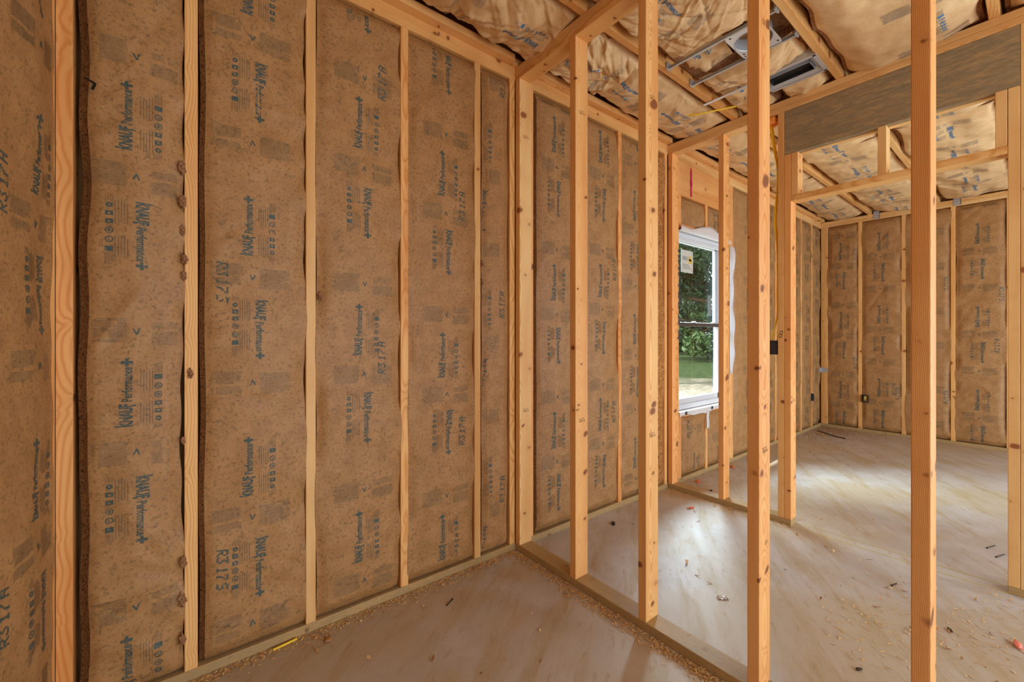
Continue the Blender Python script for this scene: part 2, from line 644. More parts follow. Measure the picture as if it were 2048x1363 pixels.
class Ink2:
    """collects flat 2-D print; ink 0 is the bold ink, 1 the small faint print"""
    def __init__(self):
        self.V, self.F, self.M, self.n = [], [], [], 0

    def add(self, vf, mat=0, rot=0, off=(0, 0)):
        V, F = vf
        if rot:
            c, s = round(math.cos(rot), 6), round(math.sin(rot), 6)
            V = V @ np.array([[c, s], [-s, c]])
        self.V.append(V + np.array(off))
        self.F.append(F + self.n)
        self.M.append(np.full(len(F), mat))
        self.n += len(V)

    def arrays(self):
        return np.concatenate(self.V), np.concatenate(self.F), np.concatenate(self.M)


PERIOD = 0.914
rng = np.random.default_rng(3)


def logo_block():
    """one printed block in reading orientation: wordmark, two columns of small print, row of icons"""
    k = Ink2()
    k.add(glyphs('KNAUF', 0.076, 0.031, 0.045))
    k.add(rect(0.000, 0.030, 0.0055, 0.041))
    k.add(rect(0.0665, -0.010, 0.0722, 0.002))
    k.add(glyphs('Performance', 0.114, 0.0255, 0.028), off=(0.0835, 0.0))
    k.add(rect(0.199, 0.0085, 0.226, 0.0175))
    k.add(rect(0.208, -0.002, 0.217, 0.028))
    for cx0, cx1 in ((-0.004, 0.082), (0.112, 0.200)):
        for i in range(5):
            y = -0.022 - i * 0.0075
            a = cx0 + (0.0 if i else 0.012) + rng.uniform(0, 0.008)
            b = cx1 - rng.uniform(0, 0.022)
            k.add(rect(a, y - 0.0011, b, y + 0.0011), 1)
    Y = -0.067
    for i in range(4):
        k.add(rect(-0.012, Y - 0.009 + i * 0.006, 0.006, Y - 0.0072 + i * 0.006), 1)
    k.add(ring2(0.020, Y, 0.003, 0.0085))
    for cx in (0.046, 0.072):
        k.add(rect(cx - 0.0075, Y - 0.0095, cx + 0.0075, Y - 0.003))
        k.add(rect(cx - 0.0075, Y + 0.003, cx + 0.0075, Y + 0.0095))
        k.add(rect(cx - 0.0075, Y - 0.003, cx - 0.002, Y + 0.003))
        k.add(rect(cx + 0.004, Y - 0.003, cx + 0.0075, Y + 0.003))
    for cx in (0.101, 0.131):
        k.add(ring2(cx, Y, 0.0075, 0.0105, 16))
    k.add(ring2(0.101, Y, 0.001, 0.0042, 8))
    k.add(stroke((0.126, Y), (0.130, Y - 0.004), 0.002))
    k.add(stroke((0.130, Y - 0.004), (0.136, Y + 0.005), 0.002))
    k.add(rect(0.153, Y - 0.0105, 0.170, Y + 0.0105))
    for i in range(5):
        k.add(rect(0.174, Y - 0.010 + i * 0.0045, 0.213 - rng.uniform(0, 0.012), Y - 0.0085 + i * 0.0045), 1)
    return k.arrays()


def tile():
    """one period of the facing's print, in (across, up) with the first arrow at 0,0"""
    V, F, M = logo_block()
    T = Ink2()

    def put(rot, off):
        n0 = T.n
        for m in (0, 1):
            T.add((V, F[M == m]), m, rot, off)

    # the line that reads upwards: reading x -> +up, reading y -> -across
    put(math.pi / 2, (-0.006, -0.316 - 0.113))
    # the line that reads downwards
    put(-math.pi / 2, (0.006, -0.711 + 0.113))
    for base in (0.0, -0.511):
        for (x0, x1, ya, yb, n) in ((-0.137, -0.040, 0.046, 0.004, 10), (-0.137, -0.040, -0.010, -0.034, 6),
                                    (0.017, 0.127, 0.034, -0.008, 10), (0.017, 0.127, -0.014, -0.040, 6)):
            for i in range(n):
                y = base + ya + (yb - ya) * i / (n - 1)
                T.add(rect(x0 + rng.uniform(0, 0.004), y - 0.0009, x1 - (rng.uniform(0.01, 0.05) if i == n - 1 else rng.uniform(0, 0.006)), y + 0.0009, 0.025), 1)
        s = 1 if base == 0 else -1
        T.add(stroke((-0.013, base - 0.010 * s), (-0.006, base + 0.011 * s), 0.0045), 0)
        T.add(stroke((-0.006, base + 0.011 * s), (0.003, base - 0.008 * s), 0.0045), 0)
    return T.arrays()


TILE = tile()


DOTS = {'R': '11110 10001 10001 11110 10100 10010 10001', '3': '11111 00010 00100 00010 00001 10001 01110', '1': '00100 01100 00100 00100 00100 00100 01110',
        '7': '11111 00001 00010 00100 01000 01000 01000', 'A': '01110 10001 10001 11111 10001 10001 10001', 'S': '01111 10000 10000 01110 00001 00001 11110'}


def stamp_code(txt):
    """a code in ink-jet dots"""
    k = Ink2()
    px, st = 0.0, 0.0052
    for ch in txt:
        if ch != ' ':
            for r_, row in enumerate(DOTS[ch].split()):
                for c_, bit in enumerate(row):
                    if bit == '1':
                        k.add(ring2(px + c_ * 0.0044 + 0.0016 * (6 - r_) * 0.6, (6 - r_) * st, 0.0, 0.0034, 6))
        px += 0.0265 if ch != ' ' else 0.009
    V, F, M = k.arrays()
    return V, F


STAMPS = [stamp_code('R3 17 A'), stamp_code('R3 17 S')]


# ------------------------------------------------------------------ insulation batts
class Waves:
    def __init__(self, seed, n, lo, hi, amp):
        g = np.random.default_rng(seed)
        lam = g.uniform(lo, hi, n)
        th = g.uniform(0, 2 * math.pi, n)
        self.k = 2 * math.pi / lam
        self.cx, self.cy = np.cos(th) * self.k, np.sin(th) * self.k
        self.ph = g.uniform(0, 6.28, n)
        self.amp = amp / math.sqrt(n) * g.uniform(0.6, 1.4, n)

    def __call__(self, a, u):
        return sum(A * np.sin(x * a + y * u + p) for A, x, y, p in zip(self.amp, self.cx, self.cy, self.ph))


def smooth(x):
    x = np.clip(x, 0, 1)
    return x * x * (3 - 2 * x)


class Batt:
    """a kraft-faced batt in a bay: O + a*A + u*U + h*N, a across the bay, u along it"""
    def __init__(self, O, A, U, N, a0, a1, u0, u1, seed, bulge=0.006, edge=0.014, creases=16, crease_amp=1.0, crease_w=(0.005, 0.016), crease_l=(0.06, 0.22),
                 gap=(0.002, 0.006), gap1=None, big=0.004, tuck=0.02, band=(0.0, 0.0), sharp=0.5):
        self.O, self.A, self.U, self.N = (np.array(q, float) for q in (O, A, U, N))
        self.a0, self.a1, self.u0, self.u1 = a0, a1, u0, u1
        self.bulge, self.edge, self.tuck = bulge, edge, tuck
        g = np.random.default_rng(seed)
        self.g0 = Waves(seed + 1, 6, 0.16, 0.9, 1.0)
        self.g1 = Waves(seed + 2, 6, 0.16, 0.9, 1.0)
        self.gap, self.gap1, self.band, self.sharp = gap, gap1 or gap, band, sharp
        self.big = Waves(seed + 3, 8, 0.22, 0.7, big)
        self.med = Waves(seed + 4, 10, 0.06, 0.16, big * 0.22)
        W, H = a1 - a0, u1 - u0
        self.cr = []
        for i in range(creases):
            side = g.random()
            if side < 0.4:
                ca, th = a0 + g.uniform(0.0, 0.35) * W, g.uniform(0.5, 1.25)
            elif side < 0.8:
                ca, th = a1 - g.uniform(0.0, 0.35) * W, g.uniform(1.9, 2.7)
            else:
                ca, th = a0 + g.uniform(0.2, 0.8) * W, g.uniform(0, 3.14)
            cu = u0 + H * (g.random() ** 1.3)
            self.cr.append((ca, cu, math.cos(th), math.sin(th), g.uniform(*crease_l), g.uniform(*crease_w),
                            g.choice([-1, 1]) * g.uniform(0.0015, 0.0055) * crease_amp))

    def edges(self, u):
        e0 = self.a0 + self.gap[0] + self.gap[1] * self.g0(0 * u + self.a0, u) * 0.7
        e1 = self.a1 - self.gap1[0] - self.gap1[1] * self.g1(0 * u + self.a1, u) * 0.7
        return e0, e1

    def h(self, a, u):
        e0, e1 = self.edges(u)
        d0, d1 = a - e0, e1 - a
        d = np.minimum(d0, d1)
        gp = np.where(d0 < d1, e0 - self.a0, self.a1 - e1)
        he = np.where(True, -self.edge + (self.edge + 0.0022) * smooth((0.004 - gp) / 0.006), 0)
        t = smooth(d / 0.045)
        body = self.bulge * smooth(d / 0.16) + 0.0035
        x = self.big(a, u) + self.med(a, u)
        for ca, cu, c, s, L, w, A in self.cr:
            p, q = (a - ca) * c + (u - cu) * s, -(a - ca) * s + (u - cu) * c
            qq = np.abs(q / w)
            x = x + A * ((1 - self.sharp) * np.exp(-qq ** 2) + self.sharp * np.exp(-1.3 * qq)) * np.exp(-(p / L) ** 2)
        tu = smooth(np.minimum(u - self.u0, self.u1 - u) / 0.05)
        hh = he * (1 - t) + (body + x) * t
        return hh * (0.25 + 0.75 * tu) - self.tuck * (1 - tu)

    def P(self, a, u, lift=0.0):
        h = self.h(a, u) + lift
        return self.O + np.outer(a, self.A) + np.outer(u, self.U) + np.outer(h, self.N)

    def mesh(self, name, parent, mats, na=26, nu=None, hole=None):
        H = self.u1 - self.u0
        nu = nu or max(8, int(H / 0.015))
        s = np.linspace(0, 1, na + 1)
        s = 0.5 - 0.5 * np.cos(s * math.pi) * (0.55 + 0.45 * np.abs(np.cos(s * math.pi)))
        s = (s - s[0]) / (s[-1] - s[0])
        us = np.linspace(self.u0, self.u1, nu + 1)
        S, Ug = np.meshgrid(s, us)
        e0, e1 = self.edges(Ug)
        Ag = e0 + (e1 - e0) * S
        pts = self.P(Ag.ravel(), Ug.ravel())
        V = [pts]
        n = na + 1
        idx = np.arange(len(pts)).reshape(nu + 1, n)
        F = np.stack([idx[:-1, :-1], idx[:-1, 1:], idx[1:, 1:], idx[1:, :-1]], -1).reshape(-1, 4)
        dd = np.minimum(Ag - e0, e1 - Ag)
        fm = np.zeros((nu, na), int)
        gp0 = (e0 - self.a0)[:-1, :]
        gp1 = (self.a1 - e1)[:-1, :]
        mid = (S[:-1, :-1] + S[:-1, 1:]) / 2
        dm = (dd[:-1, :-1] + dd[:-1, 1:]) / 2
        fm[dm < np.where(mid < 0.5, self.band[0], self.band[1])] = 1
        fm = fm.ravel()
        if hole is not None:
            c = pts[F].mean(1)
            keep = ~hole((Ag.ravel()[F].mean(1)), (Ug.ravel()[F].mean(1)))
            F, fm = F[keep], fm[keep]
        # sides folded back into the bay
        back = []
        ring = np.concatenate([idx[0, :], idx[1:, -1], idx[-1, -2::-1], idx[-2:0:-1, 0]])
        base = len(pts)
        bp = pts[ring] - np.outer(np.full(len(ring), 0.06), self.N)
        m = len(ring)
        SF = [(ring[i], base + i, base + (i + 1) % m, ring[(i + 1) % m]) for i in range(m)]
        allV = np.concatenate([pts, bp])
        faces = F.tolist() + SF
        fm = np.concatenate([fm, np.ones(m, int)])
        ctr = allV.mean(0)
        self.obj = mesh_obj(name, allV, faces, mats, parent, tuple(ctr), smooth=True, fmat=fm)
        return self.obj

    def prints(self, uA, ac, flip, mats, stamps=(), margin=0.012, lift=0.0011, hole=None):
        V, F, M = TILE
        Vs, Fs, Ms = [], [], []
        n = 0
        parts = []
        if flip:
            V = -V
        k0 = int(math.floor((self.u0 - uA) / PERIOD)) - 1
        k1 = int(math.ceil((self.u1 - uA) / PERIOD)) + 2
        for k in range(k0, k1 + 1):
            parts.append((V + np.array((ac, uA + k * PERIOD)), F, M))
        for (sa, su, which, up) in stamps:
            SV, SF = STAMPS[which]
            R = np.stack([-SV[:, 1], SV[:, 0]], 1) if up else np.stack([SV[:, 1], -SV[:, 0]], 1)
            parts.append((R + np.array((sa, su)), SF, np.zeros(len(SF), int)))
        for pv, pf, pm in parts:
            a, u = pv[:, 0], pv[:, 1]
            e0, e1 = self.edges(u)
            ok = (a > e0 + margin) & (a < e1 - margin) & (u > self.u0 + 0.02) & (u < self.u1 - 0.02)
            if hole is not None:
                ok &= ~hole(a, u)
            fk = ok[pf].all(1)
            if not fk.any():
                continue
            f2 = pf[fk]
            used = np.unique(f2)
            remap = np.zeros(len(pv), int)
            remap[used] = np.arange(len(used))
            Vs.append(self.P(a[used], u[used], lift))
            Fs.append(remap[f2] + n)
            Ms.append(pm[fk])
            n += len(used)
        if not Vs:
            return None
        Vs, Fs, Ms = np.concatenate(Vs), np.concatenate(Fs), np.concatenate(Ms)
        return mesh_obj('printed_lettering', Vs, Fs, mats, self.obj, tuple(wloc(self.obj)), fmat=Ms)


WALLM = [KRAFT, FIBRE]
WALLI = [INK, INK_SOFT]
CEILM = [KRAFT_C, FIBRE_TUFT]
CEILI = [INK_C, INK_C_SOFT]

# ------------------------------------------------------------------ dimensions (metres)
D = 1.884                    # face of the long back wall's studs
PT = 0.038                   # plate / stud thickness
Z1, Z2 = 2.695, 2.771        # underside and top of the doubled top plates
XL = -0.300                  # face of the left wall
P1a, P1b = 1.516, 1.605      # nearest open stud frame
P2a, P2b = 3.100, 3.189      # door frame
XR = 6.880                   # face of the far right wall
YF = -2.30                   # front of the house
WX0, WX1, WZ0, WZ1 = 3.265, 4.180, 0.583, 2.134   # window rough opening


def structure(o):
    o['kind'] = 'structure'
    return o


# floor -------------------------------------------------------------
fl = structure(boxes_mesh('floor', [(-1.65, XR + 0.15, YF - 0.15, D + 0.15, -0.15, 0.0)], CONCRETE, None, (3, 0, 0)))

for cx in (P2a + 0.001, P2b - 0.001):
    V_ = [(cx - 0.0035, 0.104, 0.0006), (cx + 0.0035, 0.104, 0.0006), (cx + 0.0035, 1.011, 0.0006), (cx - 0.0035, 1.011, 0.0006)]
    mesh_obj('chalk_line', V_, [(0, 1, 2, 3)], CHALK, fl, (cx, 0.5, 0))

# ceiling: deck, joists, batts ---------------------------------------
ce = structure(boxes_mesh('ceiling', [(-1.65, XR + 0.15, YF - 0.15, D + 0.15, 3.02, 3.05)], OSB, None, (3, 0, 3.02)))
JY = [1.366, 0.756, 0.146, -0.464, -1.074, -1.684]
for y in JY:
    board('joist', ce, (XL - 0.10, XR + 0.10), (y - 0.019, y + 0.019), (Z2 + 0.001, Z2 + 0.09), PALE)

# shell behind the framing --------------------------------------------
wb = structure(boxes_mesh('wall_back', [(XL - 0.15, WX0, D + 0.14, D + 0.155, 0, 3.03), (WX1, XR + 0.15, D + 0.14, D + 0.155, 0, 3.03),
                                        (WX0, WX1, D + 0.14, D + 0.155, 0, WZ0), (WX0, WX1, D + 0.14, D + 0.155, WZ1, 3.03)], OSB, None, (3, D + 0.14, 0)))
wl = structure(boxes_mesh('wall_left', [(XL - 0.11, XL - 0.095, YF, D + 0.14, 0, 3.03)], OSB, None, (XL, D, 0)))
wr = structure(boxes_mesh('wall_right', [(XR + 0.095, XR + 0.11, YF, D + 0.14, 0, 3.03)], OSB, None, (XR + 0.1, 0, 0)))
OPEN = [(-0.1, 1.5, 0.0, 2.2), (1.8, 3.0, 0.45, 2.15), (3.8, 6.4, 0.0, 2.2)]
bx = []
x = -1.65
for (a, b, c, d) in OPEN:
    bx.append((x, a, YF - 0.02, YF, 0, 3.03))
    if c > 0:
        bx.append((a, b, YF - 0.02, YF, 0, c))
    bx.append((a, b, YF - 0.02, YF, d, 3.03))
    x = b
bx.append((x, XR + 0.11, YF - 0.02, YF, 0, 3.03))
wf = structure(boxes_mesh('wall_front', bx, OSB, None, (3, YF, 0)))

# ------------------------------------------------------------------ long back wall: plates, studs, batts
SD = 0.089


def wb_stud(xc, z0=PT, z1=Z1, mat=None):
    return board('stud', wb, (xc - 0.019, xc + 0.019), (D, D + SD), (z0, z1), mat)


board('bottom_plate', wb, (XL - 0.09, P1a - 0.003), (D, D + SD), (0, PT), TREATED)
board('bottom_plate', wb, (P1a - 0.002, P2a - 0.002), (D, D + SD), (0, PT), TREATED)
board('bottom_plate', wb, (P2a - 0.001, XR + 0.09), (D, D + SD), (0, PT), TREATED)
for (a, b) in ((XL - 0.09, P1a - 0.001), (P1a, P2a - 0.001), (P2a, XR + 0.09)):
    board('top_plate', wb, (a, b), (D, D + SD), (Z1, Z1 + PT - 0.0005), PALE)
    board('top_plate', wb, (a + 0.0, b), (D + 0.001, D + SD), (Z1 + PT, Z2), PALE)
# nailers laid flat on the plates, overhanging into the rooms for the ceiling board
for (a, b) in ((XL - 0.05, 1.478), (P1b + 0.004, P2a - 0.004), (P2b + 0.004, XR - 0.01)):
    board('ceiling_nailer', wb, (a, b), (D - 0.046, D + 0.08), (Z2 + 0.001, Z2 + 0.040), PINE)
board('ceiling_nailer', wb, (1.481, 1.606), (D - 0.02, D + 0.08), (Z2 + 0.001, Z2 + 0.040), PINE)

STUDS1 = [-0.281, 0.032, 0.427, 0.839, 1.255, 1.493]
STUDS2 = [1.634, 2.079, 2.479, 2.885, 3.073]
STUDS3 = [4.910, 5.320, 5.720, 6.130, 6.520]
for i, xc in enumerate(STUDS1 + STUDS2 + STUDS3):
    wb_stud(xc, mat=PALE if i in (2, 4, 5) else PINE)
# window framing
for xc in (3.208, 3.246, 4.199, 4.237):
    wb_stud(xc)
board('window_header', wb, (3.227, 4.218), (D + 0.001, D + 0.04), (2.409, Z1 - 0.001), PINE)
board('header_spacer', wb, (3.227, 4.218), (D + 0.042, D + 0.085), (2.409, Z1 - 0.001), WEATHERED)
board('flat_lintel', wb, (WX0, WX1), (D, D + SD), (WZ1, WZ1 + PT), PINE)
board('rough_sill', wb, (WX0, WX1), (D, D + SD), (WZ0 - PT, WZ0), PINE)
for xc in (WX0 + 0.019, 3.730, WX1 - 0.019):
    wb_stud(xc, WZ1 + PT, 2.408)
    wb_stud(xc, PT, WZ0 - PT)

AX, UZ = (1, 0, 0), (0, 0, 1)


def back_batt(a0, a1, uA, ac, flip, seed, stamps=(), z0=PT + 0.006, z1=Z1 - 0.006, mats=None, pr=True, **kw):
    b = Batt((0, D, 0), AX, UZ, (0, -1, 0), a0, a1, z0, z1, seed, **kw)
    b.mesh('insulation_batt', wb, mats or WALLM)
    if pr:
        b.prints(uA, ac, flip, WALLI, stamps)
    return b


B1 = back_batt(-0.262, 0.013, 2.158, -0.118, True, 11, bulge=0.010, edge=0.016, gap=(0.014, 0.006), gap1=(0.003, 0.007), band=(0.024, 0.0), creases=34, crease_amp=1.7)
k = Ink2()
for p_, q_, w_ in (((-0.238, 2.052), (-0.222, 2.042), 0.004), ((-0.224, 2.043), (-0.212, 2.034), 0.006), ((-0.212, 2.036), (-0.219, 2.014), 0.008)):
    k.add(stroke(p_, q_, w_))
V, F, M = k.arrays()
mesh_obj('paper_tear', B1.P(V[:, 0], V[:, 1], 0.0012), F, DARK, B1.obj, tuple(wloc(B1.obj)))
back_batt(0.051, 0.408, 1.963, 0.224, False, 23, ((0.108, 1.50, 1, False), (0.108, 0.44, 1, False)), gap=(0.005, 0.003), gap1=(0.002, 0.007), band=(0.020, 0.0), creases=30, crease_amp=1.5)
back_batt(0.446, 0.820, 2.374, 0.640, True, 35, ((0.742, 2.31, 0, True), (0.742, 1.055, 0, True)))
back_batt(0.858, 1.236, 2.250, 1.055, True, 47, ((1.17, 1.83, 0, True), (1.17, 0.66, 0, True)))
back_batt(1.274, 1.474, 2.616, 1.272, False, 59, ((1.435, 2.56, 0, True), (1.435, 1.33, 0, True), (1.43, 0.30, 0, True)), gap=(0.007, 0.006), band=(0.008, 0.0))
back_batt(1.653, 2.060, 2.678, 1.835, True, 61, gap=(0.012, 0.004), gap1=(0.003, 0.006), band=(0.016, 0.0))
back_batt(2.098, 2.460, 2.724, 2.270, True, 73, ((2.42, 1.62, 0, True), (2.42, 0.62, 0, True)))
back_batt(2.498, 2.866, 2.51, 2.66, False, 85)
back_batt(2.904, 3.054, 0, 0, False, 97, mats=[FIBRE_RAW, FIBRE_RAW], pr=False, bulge=-0.012, creases=40, crease_amp=2.2, big=0.009)
back_batt(3.303, 3.711, 0.42, 3.52, False, 101, ((3.42, 0.36, 0, True),), PT + 0.006, WZ0 - PT - 0.004)
back_batt(3.749, 4.142, 0.30, 3.95, True, 103, (), PT + 0.006, WZ0 - PT - 0.004)
back_batt(3.303, 3.711, 2.2, 3.52, True, 105, (), WZ1 + PT + 0.004, 2.405, pr=False, bulge=-0.02)
back_batt(3.749, 4.142, 2.1, 3.95, False, 107, (), WZ1 + PT + 0.004, 2.405, bulge=-0.02)
back_batt(4.256, 4.891, 2.3, 4.60, False, 109)
for i, (a, b) in enumerate(zip(STUDS3[:-1], STUDS3[1:])):
    back_batt(a + 0.019, b - 0.019, 2.0 + 0.21 * i, (a + b) / 2, bool(i % 2), 113 + i * 7, ((a + 0.32, 1.3 + 0.3 * i, i % 2, True),))
back_batt(6.539, 6.845, 2.2, 6.70, True, 151)

# ------------------------------------------------------------------ left wall
for yc in (1.865, 1.425, 1.018, 0.611, 0.204, -0.203, -0.61, -1.02):
    board('stud', wl, (XL - SD, XL), (yc - 0.019, yc + 0.019), (PT, Z1), PINE)
board('bottom_plate', wl, (XL - SD, XL), (YF, D - 0.001), (0, PT), TREATED)
board('top_plate', wl, (XL - SD, XL), (YF, D - 0.001), (Z1, Z1 + PT - 0.0005), PALE)
board('top_plate', wl, (XL - SD, XL), (YF, D - 0.001), (Z1 + PT, Z2), PALE)
for (a, b, uA, ac, fp, sd, st) in ((1.444, 1.846, 2.056, 1.775, False, 171, ((1.622, 1.54, 0, True), (1.622, 0.45, 0, True))), (1.037, 1.406, 2.3, 1.22, True, 177, ()),
                                   (0.63, 0.999, 2.0, 0.81, False, 183, ()), (0.223, 0.592, 2.4, 0.41, True, 189, ())):
    q = Batt((XL, 0, 0), (0, 1, 0), UZ, (1, 0, 0), a, b, PT + 0.006, Z1 - 0.006, sd, creases=18, gap=(0.002, 0.004), gap1=(-0.020, 0.012), bulge=0.018)
    q.mesh('insulation_batt', wl, WALLM)
    q.prints(uA, ac, fp, WALLI, st)
wl.rotation_euler = (0, 0, math.radians(-14))

# ------------------------------------------------------------------ far right wall
RS = [1.865, 1.827, 1.463, 1.047, 0.632, 0.220, -0.19, -0.60, -1.01, -1.42]
for yc in RS:
    board('stud', wr, (XR, XR + SD), (yc - 0.019, yc + 0.019), (PT, Z1), PALE)
board('bottom_plate', wr, (XR, XR + SD), (YF, D - 0.001), (0, PT), TREATED)
board('top_plate', wr, (XR, XR + SD), (YF, D - 0.001), (Z1, Z1 + PT - 0.0005), PALE)
board('top_plate', wr, (XR, XR + SD), (YF, D - 0.001), (Z1 + PT, Z2), PALE)
for i, (hi, lo) in enumerate(zip(RS[1:-1], RS[2:])):
    a0, a1 = -(hi - 0.019), -(lo + 0.019)
    q = Batt((XR, 0, 0), (0, -1, 0), UZ, (-1, 0, 0), a0, a1, PT + 0.006, Z1 - 0.006, 201 + 9 * i, creases=24, crease_amp=1.3)
    q.mesh('insulation_batt', wr, WALLM)
    if i < 5:
        q.prints(2.42 + (0.13, 0.31, 0.02, 0.25, 0.1)[i], (a0 + a1) / 2 + 0.0, bool((i + 1) % 2), WALLI,
                 ((a1 - 0.05, (2.36, 0.60, 1.9, 1.75, 1.2)[i], 1, False), (a1 - 0.05, (0.95, 0.5, 0.6, 1.05, 0.5)[i], 0, bool(i % 2))))

# ------------------------------------------------------------------ ceiling batts
CN, CA, CU = (0, 0, -1), (0, 1, 0), (1, 0, 0)
CZ = 2.790


def ceil_batt(y0, y1, x0, x1, uA, ac, flip, seed, hole=None, dz=0.0, pr=True, cell=0.014, **kw):
    kw.setdefault('edge', 0.045)
    kw.setdefault('gap', (0.012, 0.012))
    kw.setdefault('band', (0.022, 0.022))
    kw.setdefault('sharp', 0.8)
    kw.setdefault('tuck', 0.012)
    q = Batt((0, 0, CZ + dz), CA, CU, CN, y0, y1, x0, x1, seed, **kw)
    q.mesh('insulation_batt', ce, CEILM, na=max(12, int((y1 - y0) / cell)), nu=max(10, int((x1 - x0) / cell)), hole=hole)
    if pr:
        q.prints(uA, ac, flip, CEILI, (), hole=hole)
    return q


# room on the near side
ceil_batt(1.387, 1.836, -0.28, 1.03, 0.62, 1.62, False, 301, bulge=0.03, creases=50, crease_amp=2.4, big=0.012, sharp=1.0, cell=0.008, crease_w=(0.004, 0.014))
ceil_batt(1.387, 1.836, 1.02, 1.56, 1.05, 1.64, True, 303, bulge=0.035, creases=50, crease_amp=2.8, big=0.016, sharp=1.0, cell=0.007, crease_w=(0.004, 0.014))
for i, (a, b) in enumerate(zip(JY[1:], JY[:-1])):
    if i < 4:
        ceil_batt(a + 0.021, b - 0.021, -0.28, 1.56, 0.4 + i * 0.2, (a + b) / 2, bool(i % 2), 305 + i, bulge=0.02, creases=24, crease_amp=2.5, big=0.01)
# middle room, first bay by the back wall
ceil_batt(1.387, 1.836, 1.61, 2.10, 1.98, 1.60, True, 321, bulge=0.045, creases=80, crease_amp=3.6, big=0.020, sharp=1.0, cell=0.0055, crease_w=(0.004, 0.016), crease_l=(0.05, 0.20))
ceil_batt(1.387, 1.836, 2.11, 3.13, 2.42, 1.62, True, 323, bulge=0.02, creases=40, crease_amp=1.6, big=0.010, sharp=1.0, cell=0.007, crease_w=(0.004, 0.014), crease_l=(0.05, 0.20))
# middle room, second bay: the batts hang loose round the light housing and the register box
ceil_batt(0.777, 1.345, 1.60, 2.200, 1.98, 1.10, True, 331, bulge=0.028, creases=90, crease_amp=2.6, big=0.014, sharp=1.0, cell=0.0055, crease_w=(0.003, 0.012), crease_l=(0.06, 0.25))
ceil_batt(0.777, 1.345, 2.245, 2.445, 1.9, 1.20, True, 333, dz=0.03, bulge=0.02, creases=24, crease_amp=4.0, big=0.014,
          hole=lambda a, u: (a < 1.06))
ceil_batt(0.777, 1.345, 2.490, 2.735, 2.60, 1.12, False, 335, bulge=0.03, creases=40, crease_amp=2.6, big=0.014, sharp=1.0, cell=0.006, crease_w=(0.003, 0.012))
ceil_batt(1.075, 1.345, 2.735, 3.14, 2.9, 1.2, True, 337, bulge=0.02, creases=20, crease_amp=3.0, big=0.012)
ceil_batt(0.777, 1.066, 2.935, 3.14, 2.9, 0.95, True, 339, bulge=0.028, creases=16, crease_amp=3.0, big=0.012, pr=False)
# middle room, third bay
ceil_batt(0.168, 0.733, 1.60, 3.135, 1.75, 0.36, False, 341, bulge=0.045, creases=14, crease_amp=1.6, big=0.008, edge=0.02)
ceil_batt(-0.443, 0.125, 1.60, 3.135, 1.9, -0.15, True, 343, bulge=0.03, creases=14, crease_amp=1.6)
# far room
ceil_batt(1.387, 1.836, 3.20, 4.90, 3.66, 1.62, True, 351, bulge=0.03, creases=26, crease_amp=3.0, big=0.012)
ceil_batt(1.387, 1.836, 4.92, 6.86, 5.4, 1.62, False, 353, bulge=0.03, creases=20, crease_amp=2.0)
ceil_batt(0.777, 1.345, 3.20, 4.30, 3.6, 1.06, False, 355, bulge=0.03, creases=40, crease_amp=1.8, big=0.01, sharp=1.0, cell=0.009, crease_w=(0.004, 0.014))
ceil_batt(0.777, 1.345, 4.33, 6.86, 4.6, 1.06, True, 357, bulge=0.03, creases=24, crease_amp=2.5, big=0.012)
ceil_batt(0.168, 0.733, 3.20, 4.25, 3.9, 0.45, True, 359, bulge=0.03, creases=22, crease_amp=2.5, big=0.01)
ceil_batt(0.168, 0.733, 4.28, 6.86, 4.9, 0.45, False, 361, bulge=0.03, creases=24, crease_amp=2.5, big=0.012)
ceil_batt(-0.443, 0.125, 3.20, 6.86, 3.9, -0.15, True, 363, bulge=0.03, creases=20, crease_amp=2.0)
ceil_batt(-1.053, -0.485, 1.60, 6.86, 3.9, -0.75, True, 365, bulge=0.03, creases=20, crease_amp=2.0, pr=False)
# bare fibre seen in the gaps between the loose batts
ceil_fill = [(0.78, 1.34, 1.62, 3.12, 2.835), (1.39, 1.83, 1.62, 3.12, 2.845), (0.78, 1.34, 3.2, 6.85, 2.84), (1.39, 1.83, 3.2, 6.85, 2.84), (0.17, 0.73, 3.2, 6.85, 2.84)]
for i, (a, b, c, d, z) in enumerate(ceil_fill):
    q = Batt((0, 0, z), CA, CU, CN, a, b, c, d, 401 + i, creases=10, big=0.01, gap=(0.0, 0.003), edge=0.0)
    q.mesh('loose_fill_batt', ce, [FIBRE_TUFT, FIBRE_TUFT], na=20, nu=50)


# ------------------------------------------------------------------ nearest open stud frame
f1 = tag(empty('stud_frame', (1.56, 0.6, 0)), 'open pine stud frame nearest the camera, four bare studs on a floor plate', 'stud frame')
board('bottom_plate', f1, (P1a, P1b), (-1.6, D - 0.001), (0, PT), TREATED)
board('top_plate', f1, (P1a, P1b), (-1.6, D - 0.001), (Z1, Z1 + PT - 0.0005), PALE)
board('top_plate', f1, (P1a, P1b), (-1.6, D + 0.06), (Z1 + PT, Z2), PALE)
S1 = [(1.8645, PALE), (1.435, PINE), (1.040, PINE), (0.606, PINE), (0.198, PINE), (-0.21, PINE)]
f1_studs = []
for yc, m in S1:
    f1_studs.append(board('stud', f1, (P1a, P1b), (yc - 0.019, yc + 0.019), (PT, Z1), m))

